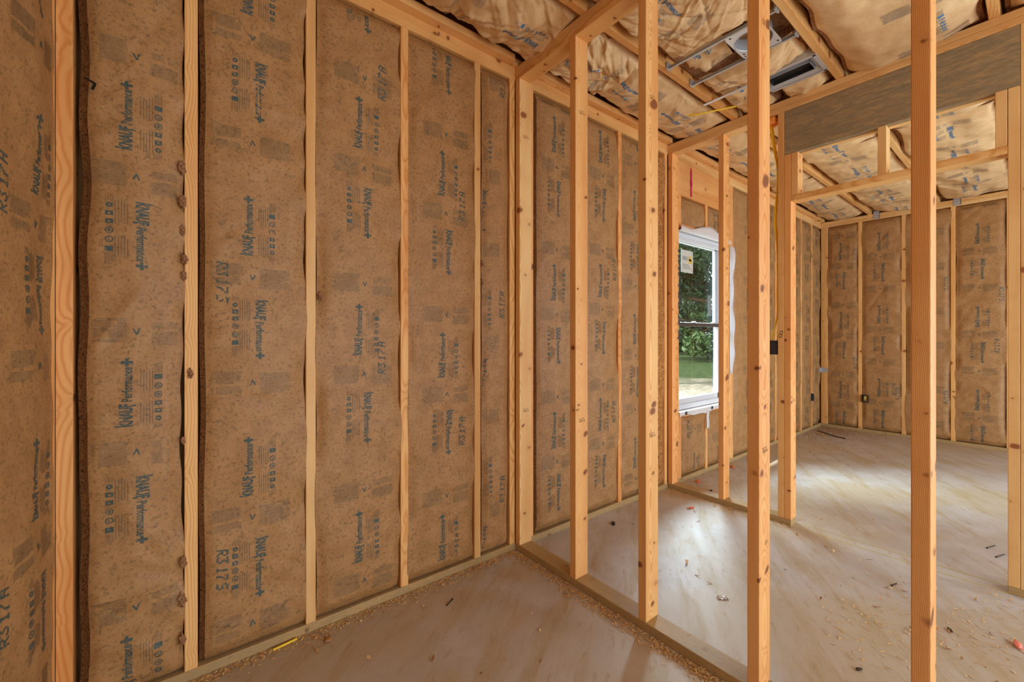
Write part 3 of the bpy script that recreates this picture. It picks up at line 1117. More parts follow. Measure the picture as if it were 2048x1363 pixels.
# ------------------------------------------------------------------ door frame of the far room
f2 = tag(empty('stud_frame', (3.145, 0.6, 0)), 'further stud frame with a doorway, weathered header plank and yellow cable', 'stud frame')
board('bottom_plate', f2, (P2a, P2b), (1.011, D - 0.001), (0, PT), TREATED)
board('bottom_plate', f2, (P2a, P2b), (-1.6, 0.104), (0, PT), TREATED)
board('top_plate', f2, (P2a, P2b), (-1.6, D - 0.001), (Z1, Z1 + PT - 0.0005), PALE)
board('top_plate', f2, (P2a, P2b), (-1.6, D + 0.06), (Z1 + PT, Z2), PALE)
f2_studs = {}
for nm, yc, z1, m in (('end', 1.8645, Z1, PINE), ('infill', 1.458, Z1, PINE), ('king', 1.0685, Z1, PINE), ('trimmer', 1.030, 2.408, PINE),
                      ('rtrimmer', 0.085, 2.408, PALE), ('rking', 0.0465, Z1, PALE), ('r2', -0.36, Z1, PINE)):
    f2_studs[nm] = board('stud', f2, (P2a, P2b), (yc - 0.0188, yc + 0.0188), (PT, z1), m)
hd = board('header', f2, (P2a + 0.001, P2a + 0.039), (0.066, 1.0485), (2.409, Z1 - 0.001), WEATHERED)
hd['label'] = 'grey weathered header plank'
board('header', f2, (P2a + 0.050, P2b - 0.001), (0.066, 1.0485), (2.409, Z1 - 0.001), PALE)
board('door_lintel', f2, (P2a, P2b), (0.1045, 1.0105), (2.100, 2.138), PALE)
for yc in (0.991, 0.562, 0.1245):
    board('cripple_stud', f2, (P2a, P2b), (yc - 0.019, yc + 0.019), (2.1385, 2.408), PALE if yc < 0.9 else PINE)


# lumber grade stamps and pencil marks on the studs -------------------
def face_print(name, parent, vf, origin, ax, ay, mat, lift=0.0006):
    V, F = vf
    n = Vector(ax).cross(Vector(ay))
    P = np.array(origin) + np.outer(V[:, 0], ax) + np.outer(V[:, 1], ay) + np.array(n) * lift
    return mesh_obj(name, P, F, mat, parent, tuple(origin))


def stamp_art(w=0.042):
    k = Ink2()
    k.add(glyphs('KD19-HT', w * 0.9, 0.006, 0.0, 0.05), off=(0.0, 0.013))
    k.add(glyphs('S-DRY', w * 0.55, 0.0085, 0.01, 0.05), off=(0.002, 0.0015))
    k.add(rect(w * 0.66, 0.0, w, 0.0015, 0.1))
    k.add(glyphs('STUD', w * 0.34, 0.006, 0.0, 0.05), off=(w * 0.66, 0.003))
    V, F, M = k.arrays()
    return V, F


ART = stamp_art()
c8, s8 = math.cos(0.12), math.sin(0.12)
for (i, z, mat) in ((0, 2.36, STAMP), (0, 0.79, MARK), (1, 2.32, STAMP), (1, 0.80, MARK), (2, 2.22, STAMP), (2, 0.80, MARK), (3, 2.28, STAMP), (3, 0.83, MARK), (4, 0.65, STAMP)):
    st, yc = f1_studs[i], S1[i][0]
    face_print('grade_stamp', st, ART, (P1a + 0.026, yc - 0.019, z), (c8, 0, s8), (-s8, 0, c8), mat)
face_print('pencil_number', f2_studs['king'], glyphs('8', 0.024, 0.05, -0.02, 0.05, 4, 0.2), (P2a, 1.081, 1.215), (0, -1, 0), (0, 0, 1), MARK)
face_print('grade_stamp', f2_studs['trimmer'], ART, (P2a + 0.03, 1.0112, 0.80), (1, 0, 0), (0, 0, 1), STAMP)

# ------------------------------------------------------------------ window
w1 = structure(empty('window_1', ((WX0 + WX1) / 2, D + 0.11, WZ0)))
fy0, fy1 = D + 0.055, D + 0.135
g = 0.006
a, b, c, d = WX0 + g, WX1 - g, WZ0 + g, WZ1 - g
t = 0.042
boxes_mesh('frame', [(a, a + t, fy0, fy1, c, d), (b - t, b, fy0, fy1, c, d), (a + t, b - t, fy0, fy1, c, c + t), (a + t, b - t, fy0, fy1, d - t, d)], VINYL, w1, (3.7, D + 0.1, c), 0.003)
boxes_mesh('frame_stop', [(a + t, a + t + 0.012, fy0 + 0.012, fy0 + 0.02, c + t, d - t), (b - t - 0.012, b - t, fy0 + 0.012, fy0 + 0.02, c + t, d - t),
                          (a + t, b - t, fy0 + 0.005, fy0 + 0.02, d - t - 0.03, d - t)], VINYL, w1, (3.7, D + 0.1, c + 0.1), 0.002)
zm = 1.335


def sash(y0, y1, z0, z1, low):
    s0 = 0.034
    boxes_mesh('sash', [(a + t, a + t + s0, y0, y1, z0, z1), (b - t - s0, b - t, y0, y1, z0, z1),
                        (a + t, b - t, y0, y1, z0, z0 + (0.05 if low else 0.03)), (a + t, b - t, y0, y1, z1 - 0.03, z1)], VINYL, w1, (3.7, y0, z0), 0.003)
    return boxes_mesh('glass_pane', [(a + t + s0 - 0.004, b - t - s0 + 0.004, (y0 + y1) / 2 - 0.002, (y0 + y1) / 2 + 0.002, z0 + 0.02, z1 - 0.02)], GLASS, w1, (3.7, y0 + 0.02, z0))


sash(fy0 + 0.022, fy0 + 0.046, c + t, zm + 0.015, True)
up = sash(fy0 + 0.050, fy0 + 0.074, zm - 0.015, d - t, False)
boxes_mesh('meeting_rail', [(a + t, b - t, fy0 + 0.010, fy0 + 0.024, zm - 0.022, zm + 0.012)], VINYL_DARK, w1, (3.7, fy0, zm), 0.002)
boxes_mesh('sash_lock', [(3.62, 3.66, fy0 + 0.004, fy0 + 0.03, zm + 0.012, zm + 0.024), (3.98, 4.02, fy0 + 0.004, fy0 + 0.03, zm + 0.012, zm + 0.024)], VINYL, w1, (3.8, fy0, zm), 0.002)
yp = fy0 + 0.058
sk = boxes_mesh('paper_sticker', [(3.50, 3.70, yp - 0.0012, yp, 1.80, 2.00)], STICKER, w1, (3.6, yp, 1.8))
k = Ink2()
for i in range(3):
    k.add(rect(0.02, 0.035 + i * 0.016, 0.17 - 0.02 * i, 0.041 + i * 0.016, 0.5), 1)
k.add(glyphs('ENERGY', 0.10, 0.034, 0.02, 0.2), 1, 0, (0.02, 0.11))
k.add(rect(0.12, 0.085, 0.185, 0.125, 0.5), 0)
k.add(ring2(0.15, 0.13, 0.0, 0.025, 10), 0)
k.add(ring2(0.178, 0.178, 0.0, 0.007, 8), 1)
k.add(ring2(0.178, 0.020, 0.0, 0.007, 8), 1)
V, F, M = k.arrays()
mesh_obj('sticker_print', np.stack([3.50 + V[:, 0], np.full(len(V), yp - 0.0016), 1.80 + V[:, 1]], 1), F, [STICKER_Y, STICKER_G], sk, (3.6, yp, 1.8), fmat=M)
boxes_mesh('paper_sticker', [(3.985, 4.045, yp - 0.0012, yp, 1.42, 1.62)], STICKER_G, w1, (4.0, yp, 1.42))
# shim and house wrap folded in round the opening
def sheet(name, parent, f, nu, nv, mat, thick=0.0):
    V = [f(i / nu, j / nv) for j in range(nv + 1) for i in range(nu + 1)]
    F = [(j * (nu + 1) + i, j * (nu + 1) + i + 1, (j + 1) * (nu + 1) + i + 1, (j + 1) * (nu + 1) + i) for j in range(nv) for i in range(nu)]
    o = mesh_obj(name, V, F, mat, parent, V[0], smooth=True)
    md = o.modifiers.new('solid', 'SOLIDIFY')
    md.thickness = thick or 0.0012
    return o


def wob(s, q, A=0.004):
    return A * (math.sin(s * 9.1 + q) + 0.6 * math.sin(s * 23.0 + 2.1 * q))


# over the sill, hanging down the face
sheet('house_wrap', w1, lambda s, v: (WX0 + 0.002 + s * (WX1 - WX0 - 0.004), fy0 - v * (fy0 - D + 0.004) if v < 0.7 else D - 0.004 - wob(s, 2, 0.002) , (WZ0 + 0.003) if v < 0.7 else WZ0 + 0.003 - (v - 0.7) * (0.13 + wob(s, 4, 0.03))), 30, 20, WRAP)
# tongue hanging over the centre cripple
sheet('house_wrap', w1, lambda s, v: (3.715 + s * 0.05 + wob(v, 1, 0.003), D - 0.007, WZ0 - 0.03 - v * 0.16), 4, 10, WRAP)
# right jamb and its loose flap
sheet('house_wrap', w1, lambda s, v: (WX1 - 0.004 + wob(v, 3, 0.002), fy0 - s * (fy0 - D - 0.004), WZ0 + 0.01 + v * (WZ1 - WZ0 - 0.02)), 6, 24, WRAP)
sheet('plastic_flap', w1, lambda s, v: (WX1 - 0.006 + s * (0.05 + wob(v, 2, 0.010)), D - 0.006 - math.sin(s * 3.0) * (0.025 + wob(v, 5, 0.010)), 0.86 + v * (1.24 - 0.25 * s * s)), 8, 26, FILM)
# left jamb
sheet('house_wrap', w1, lambda s, v: (WX0 + 0.004 + wob(v, 7, 0.002), fy0 - s * (fy0 - D - 0.004), WZ0 + 0.01 + v * (WZ1 - WZ0 - 0.02)), 6, 24, WRAP)
# over the head, a bunched strip
sheet('house_wrap', w1, lambda s, v: (WX0 + 0.005 + s * (WX1 - WX0 - 0.01), D + 0.05 - v * 0.064 - 0.03 * math.sin(v * 3.1), WZ1 - 0.008 - 0.02 * math.sin(v * 3.1) + v * 0.016 + (v ** 5) * (0.012 + 0.055 * math.exp(-((s - 0.55) / 0.22) ** 2) + wob(s, 3, 0.006))), 34, 14, WRAP)
for (px, pz, q) in ((3.37, 0.573, 0), (3.82, 0.573, 1)):
    V, F = ring2(0, 0, 0.0, 0.017, 7)
    mesh_obj('house_wrap_print', np.stack([px + V[:, 0] * 1.3, np.full(len(V), D - 0.0072), pz + V[:, 1]], 1), F, WRAP_INK, w1, (px, D, pz))
V, F = glyphs('RAWDNI', 0.75, 0.055, 0.02, 0.5)
mesh_obj('house_wrap_print', np.stack([np.full(len(V), WX0 - 0.0), D - 0.0012 + 0 * V[:, 1], 1.2 + V[:, 0]], 1) + np.stack([-0.03 + V[:, 1], 0 * V[:, 1], 0 * V[:, 1]], 1), F, WRAP_INK, w1, (WX0, D, 1.2))
# magenta spray mark on the window header
V, F = rect(-1, 0, 1, 1, 0.12)
wd = 0.010 + 0.008 * np.sin(V[:, 1] * 3.1) ** 2 + 0.004 * np.sin(V[:, 1] * 17)
mesh_obj('paint_mark', np.stack([3.462 + V[:, 0] * wd, np.full(len(V), D - 0.0006), 2.425 + V[:, 1] * 0.25], 1), F, MAGENTA, [o for o in wb.children if o.name.startswith('window_header')][0], (3.46, D, 2.43))

# ------------------------------------------------------------------ recessed light housing in the middle room's ceiling
li = tag(empty('recessed_light_housing', (2.342, 0.935, 2.765)), 'square metal recessed light housing hung between ceiling joists on two rails', 'light fixture')
n = 40
V, F = [], []
X0, X1, Y0, Y1 = 2.218, 2.466, 0.840, 1.030
rh = 0.090
for k in range(n):
    an = 2 * math.pi * k / n
    cx, sy = math.cos(an), math.sin(an)
    sc_ = min(0.124 / max(abs(cx), 1e-6), 0.095 / max(abs(sy), 1e-6))
    V.append((2.342 + rh * cx, 0.935 + rh * sy, 2.765))
    V.append((2.342 + cx * sc_, 0.935 + sy * sc_, 2.765))
    V.append((2.342 + cx * sc_, 0.935 + sy * sc_, 2.7665))
for k in range(n):
    a_, b_ = 3 * k, 3 * ((k + 1) % n)
    F += [(a_, b_, b_ + 1, a_ + 1), (a_ + 1, b_ + 1, b_ + 2, a_ + 2)]
mesh_obj('mounting_plate', V, F, GALV, li, (2.342, 0.935, 2.765))
V, F = [], []
prof = [(0.090, 2.7648), (0.087, 2.7630), (0.085, 2.772), (0.083, 2.86), (0.070, 2.885), (0.02, 2.89)]
for (r_, z_) in prof:
    for k in range(n):
        an = 2 * math.pi * k / n
        V.append((2.342 + r_ * math.cos(an), 0.935 + r_ * math.sin(an), z_))
for j in range(len(prof) - 1):
    for k in range(n):
        F.append((j * n + k, j * n + (k + 1) % n, (j + 1) * n + (k + 1) % n, (j + 1) * n + k))
F.append(tuple((len(prof) - 1) * n + k for k in range(n)))
mesh_obj('can', V, F, GALV_MATT, li, (2.342, 0.935, 2.77), smooth=True)
sl = []
for (px, py, lx, ly) in ((2.24, 0.86, 0.012, 0.008), (2.44, 0.855, 0.012, 0.008), (2.235, 1.005, 0.010, 0.010), (2.43, 0.99, 0.006, 0.022), (2.445, 0.99, 0.006, 0.022), (2.44, 1.015, 0.014, 0.005), (2.26, 0.862, 0.02, 0.012), (2.415, 1.012, 0.014, 0.006)):
    sl.append((px - lx / 2, px + lx / 2, py - ly / 2, py + ly / 2, 2.7642, 2.7648))
for q_ in sl:
    boxes_mesh('punched_slot', [q_], DARK, li, (q_[0], q_[2], 2.7642))
for xr in (2.212, 2.472):
    boxes_mesh('hanger_rail', [(xr - 0.002, xr + 0.002, 0.777, 1.347, 2.764, 2.782), (xr - 0.0055, xr + 0.0055, 0.777, 1.347, 2.762, 2.7645)], GALV_MATT, li, (xr, 1.06, 2.764))
    for yy in (0.781, 1.340):
        boxes_mesh('hanger_bracket', [(xr - 0.022, xr + 0.022, yy - 0.004, yy + 0.004, 2.763, 2.80)], GALV_MATT, li, (xr, yy, 2.764))

# ------------------------------------------------------------------ register box
rb = tag(empty('air_register_box', (2.82, 0.915, 2.76)), 'galvanised air register box with a dark slot hung under the ceiling joists', 'duct box')
bx0, bx1, by0, by1 = 2.715, 2.928, 0.770, 1.068
sx0, sx1, sy0, sy1 = 2.780, 2.872, 0.815, 1.030
zb = 2.762
boxes_mesh('body', [(bx0, bx0 + 0.003, by0, by1, zb, zb + 0.06), (bx1 - 0.003, bx1, by0, by1, zb, zb + 0.06), (bx0, bx1, by0, by0 + 0.003, zb, zb + 0.06), (bx0, bx1, by1 - 0.003, by1, zb, zb + 0.06)], GALV, rb, (2.82, 0.915, zb))
V = [(bx0 + 0.012, by0 + 0.012, zb + 0.002), (bx1 - 0.012, by0 + 0.012, zb + 0.002), (bx1 - 0.012, by1 - 0.012, zb + 0.002), (bx0 + 0.012, by1 - 0.012, zb + 0.002),
     (sx0, sy0, zb + 0.022), (sx1, sy0, zb + 0.022), (sx1, sy1, zb + 0.022), (sx0, sy1, zb + 0.022),
     (sx0, sy0, zb + 0.005), (sx1, sy0, zb + 0.005), (sx1, sy1, zb + 0.005), (sx0, sy1, zb + 0.005)]
F = [(0, 1, 5, 4), (1, 2, 6, 5), (2, 3, 7, 6), (3, 0, 4, 7), (4, 5, 9, 8), (5, 6, 10, 9), (6, 7, 11, 10), (7, 4, 8, 11)]
mesh_obj('face_plate', V, F, GALV_MATT, rb, (2.82, 0.915, zb))
boxes_mesh('flange', [(bx0 - 0.004, bx0 + 0.014, by0, by1, zb - 0.001, zb + 0.002), (bx1 - 0.014, bx1 + 0.004, by0, by1, zb - 0.001, zb + 0.002), (bx0, bx1, by0 - 0.004, by0 + 0.014, zb - 0.001, zb + 0.002), (bx0, bx1, by1 - 0.014, by1 + 0.004, zb - 0.001, zb + 0.002)], GALV, rb, (2.82, 0.915, zb))
boxes_mesh('throat', [(sx0 + 0.002, sx1 - 0.002, sy0 + 0.002, sy1 - 0.002, zb + 0.03, zb + 0.034), (sx0 + 0.001, sx0 + 0.003, sy0, sy1, zb + 0.006, zb + 0.034), (sx1 - 0.003, sx1 - 0.001, sy0, sy1, zb + 0.006, zb + 0.034), (sx0, sx1, sy0 + 0.001, sy0 + 0.003, zb + 0.006, zb + 0.034), (sx0, sx1, sy1 - 0.003, sy1 - 0.001, zb + 0.006, zb + 0.034)], DARK, rb, (2.82, 0.915, zb + 0.01))
boxes_mesh('hanger_strap', [(2.733, 2.758, 1.066, 1.405, 2.7665, 2.7690)], GALV, rb, (2.745, 1.2, 2.7675))

# ------------------------------------------------------------------ cable, foam, switch box
fo = bmesh.new()
bmesh.ops.create_icosphere(fo, subdivisions=3, radius=1.0)
for v in fo.verts:
    p = v.co.copy()
    k_ = 1 + 0.22 * math.sin(7 * p.x + 2) * math.sin(6 * p.y + 1) + 0.12 * math.sin(15 * p.x) * math.cos(13 * p.y)
    v.co = Vector((p.x * 0.050 * k_, p.y * 0.062 * k_, p.z * 0.030 * k_))
me = bpy.data.meshes.new('foam')
fo.to_mesh(me)
fo.free()
me.materials.append(FOAM)
for p_ in me.polygons:
    p_.use_smooth = True
fo_o = bpy.data.objects.new('foam_seal', me)
link(fo_o)
fo_o.location = (3.135, 1.150, 2.669)
tag(fo_o, 'blob of orange foam sealing a cable hole under the top plate', 'foam seal')

c1 = tag(empty('electrical_cable', (3.13, 1.10, 2.68)), 'pair of yellow cables dropping from the orange foam to the switch box', 'cable')
tube('cable_run', [(3.13, 1.142, 2.69), (3.125, 1.138, 2.62), (3.122, 1.115, 2.45), (3.120, 1.0955, 2.36), (3.120, 1.0955, 2.20), (3.116, 1.106, 2.10), (3.114, 1.114, 1.98), (3.118, 1.0965, 1.86), (3.118, 1.0945, 1.60), (3.118, 1.094, 1.36), (3.120, 1.108, 1.30), (3.128, 1.128, 1.24), (3.130, 1.132, 1.17)], 0.0052, CABLE, c1)
tube('cable_run', [(3.142, 1.138, 2.69), (3.142, 1.130, 2.60), (3.138, 1.112, 2.46), (3.134, 1.0955, 2.36), (3.134, 1.0955, 2.20), (3.132, 1.104, 2.10), (3.130, 1.110, 1.98), (3.132, 1.0955, 1.86), (3.132, 1.094, 1.60), (3.132, 1.094, 1.36), (3.136, 1.096, 1.28), (3.140, 1.100, 1.22), (3.142, 1.104, 1.17)], 0.0052, CABLE, c1)
for zz in (2.33, 1.37):
    boxes_mesh('cable_staple', [(3.108, 3.144, 1.0876, 1.1010, zz - 0.004, zz + 0.004)], VINYL, c1, (3.125, 1.093, zz), 0.001)


def wire_box(name, loc, size, open_dir, label, cat='switch box', wires=False):
    """open plastic box: five thin walls, a nail flange and two screw ears"""
    sx, sy, sz = size
    r = tag(empty(name, loc), label, cat, None)
    th = 0.003
    wall = []
    faces = {'+x': (sx / 2 - th, sx / 2, -sy / 2, sy / 2), '-x': (-sx / 2, -sx / 2 + th, -sy / 2, sy / 2),
             '+y': (-sx / 2, sx / 2, sy / 2 - th, sy / 2), '-y': (-sx / 2, sx / 2, -sy / 2, -sy / 2 + th)}
    for kx, (x0, x1, y0, y1) in faces.items():
        if kx != open_dir:
            wall.append((loc[0] + x0, loc[0] + x1, loc[1] + y0, loc[1] + y1, loc[2], loc[2] + sz))
    wall += [(loc[0] - sx / 2, loc[0] + sx / 2, loc[1] - sy / 2, loc[1] + sy / 2, loc[2], loc[2] + th),
             (loc[0] - sx / 2, loc[0] + sx / 2, loc[1] - sy / 2, loc[1] + sy / 2, loc[2] + sz - th, loc[2] + sz)]
    boxes_mesh('shell', wall, BOXMAT, r, loc)
    dx = {'+x': 1, '-x': -1}.get(open_dir, 0)
    dy = {'+y': 1, '-y': -1}.get(open_dir, 0)
    ex, ey = loc[0] + dx * (sx / 2 - 0.006), loc[1] + dy * (sy / 2 - 0.006)
    for zz in (loc[2] + 0.010, loc[2] + sz - 0.010):
        boxes_mesh('screw_ear', [(ex - 0.005, ex + 0.005, ey - 0.005, ey + 0.005, zz - 0.005, zz + 0.005)], BOXMAT, r, (ex, ey, zz), 0.001)
    if wires:
        for k_ in range(3):
            q = (k_ - 1) * 0.010
            tube('wire', [(loc[0], loc[1] + q, loc[2] + 0.015), (loc[0] + dx * 0.012, loc[1] + q * 1.5, loc[2] + 0.035), (loc[0] + dx * 0.020, loc[1] - q, loc[2] + 0.055), (loc[0] + dx * 0.004, loc[1] - q, loc[2] + sz - 0.015)], 0.0035, (CABLE, WRAP, CABLE)[k_], r, 6)
    return r


wire_box('switch_box', (3.137, 1.1165, 1.105), (0.072, 0.055, 0.092), '+x', 'dark plastic switch box nailed to the doorway stud under yellow cables')
wire_box('outlet_box', (XR - 0.004, 1.408, 0.385), (0.05, 0.07, 0.09), '-x', 'small black outlet box with yellow wires on the far insulated wall', 'outlet box', True)
wire_box('outlet_box', (6.475, D - 0.004, 0.385), (0.05, 0.05, 0.09), '-y', 'small black outlet box on the window wall close to the far corner', 'outlet box')

# metal ties on the far wall's plates and corner ---------------------------
for yy, lab in ((1.300, 'galvanised tie plate on the far top plate nearer the room corner'), (0.600, 'galvanised tie plate on the far top plate nearer the doorway side')):
    o = boxes_mesh('tie_plate', [(XR - 0.004, XR - 0.0005, yy - 0.03, yy + 0.03, Z1 + 0.005, Z2 + 0.03), (XR - 0.004, XR + 0.03, yy - 0.03, yy - 0.026, Z1 + 0.01, Z2 + 0.02)], GALV_MATT, None, (XR, yy, Z1))
    tag(o, lab, 'metal tie', 'ties on the far top plate')
o = boxes_mesh('nail_plate', [(XR - 0.0035, XR - 0.0005, 1.812, 1.882, 0.735, 0.795), (XR - 0.06, XR - 0.0005, 1.8795, 1.8825, 0.735, 0.795)], GALV_MATT, None, (XR, 1.85, 0.735))
tag(o, 'grey metal nail guard strapped round the far corner studs', 'metal tie')

# ------------------------------------------------------------------ debris on the floor
def shaving_mesh(seed, curl, L, w):
    g_ = np.random.default_rng(seed)
    nseg = 9
    V, F = [], []
    for i in range(nseg):
        s = i / (nseg - 1)
        an = curl * s
        if curl > 0.1:
            R_ = L / curl
            px, pz = R_ * math.sin(an), R_ * (1 - math.cos(an))
        else:
            px, pz = L * s, 0.0
        ww = w * (0.55 + 0.45 * math.sin(3.1 * s + 0.2)) * (0.8 + 0.4 * g_.random())
        V += [(px, -ww / 2 + 0.002 * s, pz + 0.0008), (px, ww / 2 + 0.002 * s, pz + 0.0012)]
    for i in range(nseg - 1):
        F.append((2 * i, 2 * i + 1, 2 * i + 3, 2 * i + 2))
    me_ = bpy.data.meshes.new('shaving')
    me_.from_pydata(V, [], F)
    for p in me_.polygons:
        p.use_smooth = True
    return me_


SHAV = []
for (sd, cu, L, w, m) in ((1, 5.5, 0.022, 0.010, CHIP), (2, 3.4, 0.020, 0.008, CHIP), (3, 0.6, 0.028, 0.007, CHIP2), (4, 1.4, 0.018, 0.009, CHIP2), (5, 4.5, 0.030, 0.012, CHIP)):
    me_ = shaving_mesh(sd, cu, L, w)
    me_.materials.append(m)
    SHAV.append(me_)
G = random.Random(11)
ROOMS = [('near', (0.35, 1.47, 0.55, 1.84), 34, 'small curled pine shaving on the concrete in front of the nearest stud frame', 'shavings on the near floor'),
         ('middle', (1.70, 3.02, -0.2, 1.80), 64, 'small pine shaving on the concrete between the two stud frames', 'shavings between the stud frames'),
         ('far', (3.28, 6.6, 0.0, 1.78), 60, 'small pine shaving on the pale concrete beyond the doorway', 'shavings beyond the doorway')]
for nm, (x0, x1, y0, y1), cnt, lab, grp in ROOMS:
    for i in range(cnt):
        px, py = G.uniform(x0, x1), G.uniform(y0, y1)
        if nm == 'near' and G.random() < 0.4:
            py = y1 - abs(G.gauss(0, 0.09))
        if nm == 'middle' and G.random() < 0.45:
            px, py = G.uniform(2.2, 3.05), G.uniform(-0.1, 0.7)
        if nm == 'far' and G.random() < 0.4:
            px, py = G.uniform(5.0, 6.7), 1.8 - abs(G.gauss(0, 0.25))
        o = bpy.data.objects.new('wood_shaving', SHAV[G.randrange(5)])
        link(o)
        k_ = G.uniform(0.6, 1.25)
        o.scale = (k_, k_, k_)
        o.location = (px, py, 0.0006)
        o.rotation_euler = (0, 0, G.uniform(0, 6.28))
        tag(o, lab, 'wood shaving', grp)


def sawdust(name, n, sampler, label, mat):
    V, F = [], []
    for i in range(n):
        px, py = sampler()
        an = G.uniform(0, 6.28)
        L, w = G.uniform(0.002, 0.008), G.uniform(0.0012, 0.003)
        c_, s_ = math.cos(an), math.sin(an)
        z0 = G.uniform(0.0006, 0.004)
        dz = G.uniform(-0.0015, 0.003)
        q = len(V)
        for (a_, b_, z_) in ((-L, -w, z0), (L, -w, z0 + dz), (L, w, z0 + dz + 0.001), (-L, w, z0 + 0.001)):
            V.append((px + a_ * c_ - b_ * s_, min(D - 0.002, py + a_ * s_ + b_ * c_), max(0.0004, z_)))
        F.append((q, q + 1, q + 2, q + 3))
    o = mesh_obj(name, V, F, mat, None, V[0])
    return tag(o, label, 'sawdust', None, 'stuff')


sawdust('sawdust', 1500, lambda: (P1a - abs(G.gauss(0, 0.035)) - 0.004, G.uniform(0.3, 1.86)), 'sawdust lying along the near side of the first floor plate', CHIP)
sawdust('sawdust', 1300, lambda: (G.uniform(0.0, 1.5), D - abs(G.gauss(0, 0.03)) - 0.004), 'sawdust lying along the foot of the insulated wall in the near room', CHIP)
sawdust('sawdust', 1400, lambda: (P2a - abs(G.gauss(0, 0.06)) - 0.004 if G.random() < 0.6 else P2b + abs(G.gauss(0, 0.10)), G.uniform(1.0, 1.86)), 'sawdust lying along both sides of the doorway frame plate', CHIP)
sawdust('sawdust', 2600, lambda: (XR - 0.01 - abs(G.gauss(0, 0.55)), D - 0.01 - abs(G.gauss(0, 0.35))), 'sawdust heaped in the far corner of the window room', CHIP2)
sawdust('sawdust', 900, lambda: (G.uniform(3.3, 6.0), D - 0.005 - abs(G.gauss(0, 0.10))), 'sawdust lying along the wall under and beyond the window', CHIP)
sawdust('sawdust', 700, lambda: (lambda t_, e: (2.05 + t_ * 1.0 + e * 0.5, 0.55 - t_ * 0.75 + e))(G.random(), G.gauss(0, 0.16)), 'sawdust swept across the concrete between the two frames', CHIP)

foil = bmesh.new()
bmesh.ops.create_grid(foil, x_segments=10, y_segments=4, size=0.5)
for v in foil.verts:
    v.co = Vector((v.co.x * 0.055, v.co.y * 0.026 * (1.1 - abs(v.co.x)), 0.004 + 0.0035 * math.sin(90 * v.co.x * 0.3 + 14 * v.co.y) + 0.003 * math.cos(21 * v.co.x)))
me = bpy.data.meshes.new('foil')
foil.to_mesh(me)
foil.free()
me.materials.append(FOIL)
o = bpy.data.objects.new('foil_scrap', me)
link(o)
o.location, o.rotation_euler = (1.995, 0.93, 0.001), (0, 0, -0.7)
tag(o, 'crumpled silver foil scrap on the concrete behind the second stud', 'foil')


def nail(loc, rz, L, label, cat='nail'):
    t_ = tag(empty('nail', loc), label, cat)
    dx_, dy_ = math.cos(rz), math.sin(rz)
    tube('shank', [(loc[0], loc[1], 0.003), (loc[0] + dx_ * L, loc[1] + dy_ * L, 0.002)], 0.0022, NAIL, t_, 6)
    tube('nail_head', [(loc[0] - dx_ * 0.0008, loc[1] - dy_ * 0.0008, 0.0042), (loc[0] + dx_ * 0.0012, loc[1] + dy_ * 0.0012, 0.0042)], 0.0042, NAIL, t_, 8)


nail((0.995, 1.705, 0), 3.6, 0.05, 'dark nail lying on the concrete in the near room')
nail((3.66, 0.20, 0), -0.3, 0.09, 'dark nail on the floor by the doorway, further from the camera')
nail((3.55, 0.16, 0), -0.3, 0.09, 'dark nail on the floor by the doorway, nearer the camera')
nail((2.74, 0.46, 0), -0.2, 0.05, 'dark nail on the open floor right of the doorway post shadow')


def scrap(loc, rz, size, mat, label, name='plastic_scrap', cat='scrap'):
    bm_ = bmesh.new()
    bmesh.ops.create_icosphere(bm_, subdivisions=2, radius=1.0)
    for v in bm_.verts:
        v.co = Vector((v.co.x * size[0] * (1 + 0.25 * math.sin(5 * v.co.y + 3 * v.co.z)), v.co.y * size[1] * (1 + 0.2 * math.sin(6 * v.co.x)), v.co.z * size[2] + size[2] * 0.95))
    me_ = bpy.data.meshes.new(name)
    bm_.to_mesh(me_)
    bm_.free()
    me_.materials.append(mat)
    for p in me_.polygons:
        p.use_smooth = True
    o_ = bpy.data.objects.new(name, me_)
    link(o_)
    o_.location, o_.rotation_euler = loc, (0, 0, rz)
    return tag(o_, label, cat)


scrap((3.42, 1.80, 0), 0.3, (0.040, 0.015, 0.006), ORANGE, 'flat orange scrap by the plate under the window')
scrap((4.05, 1.80, 0), 0.8, (0.030, 0.018, 0.008), ORANGE, 'orange scrap by the wall under the right window jamb')
scrap((2.86, 1.555, 0), -0.3, (0.026, 0.011, 0.006), ORANGE, 'orange scrap on the concrete in front of the doorway frame plate')
scrap((2.60, 0.062, 0), 0.2, (0.030, 0.012, 0.009), PINK, 'pink plastic scrap on the floor at the lower right edge')
scrap((2.22, 1.74, 0), 0.7, (0.030, 0.012, 0.007), NAIL, 'dark scrap lying by the wall plate in the middle room', 'scrap_offcut')
scrap((3.30, 1.63, 0), 0.4, (0.024, 0.008, 0.006), NAIL, 'dark splinter on the dusty floor just inside the window room', 'scrap_offcut')
scrap((2.52, 0.24, 0), 0.5, (0.016, 0.006, 0.004), BARK, 'dark splinter on the swept sawdust near the lower right', 'scrap_offcut')
scrap((1.96, 0.42, 0), 1.1, (0.006, 0.014, 0.004), BARK, 'dark splinter on the concrete right of the third stud', 'scrap_offcut')
scrap((0.47, 1.79, 0), 1.0, (0.018, 0.014, 0.006), CHIP2, 'brown clump of sawdust on the near floor', 'sawdust_clump', 'clump')
o = tube('cable_scrap', [(0.285, 1.862, 0.005), (0.33, 1.866, 0.005), (0.372, 1.870, 0.006)], 0.0048, CABLE, None, 8, (0.285, 1.862, 0))
tag(o, 'short yellow cable offcut against the near wall plate', 'cable')
o = tube('cable_scrap', [(6.45, 1.80, 0.006), (6.40, 1.72, 0.005), (6.30, 1.62, 0.006), (6.22, 1.46, 0.005)], 0.006, NAIL, None, 8, (6.45, 1.80, 0))
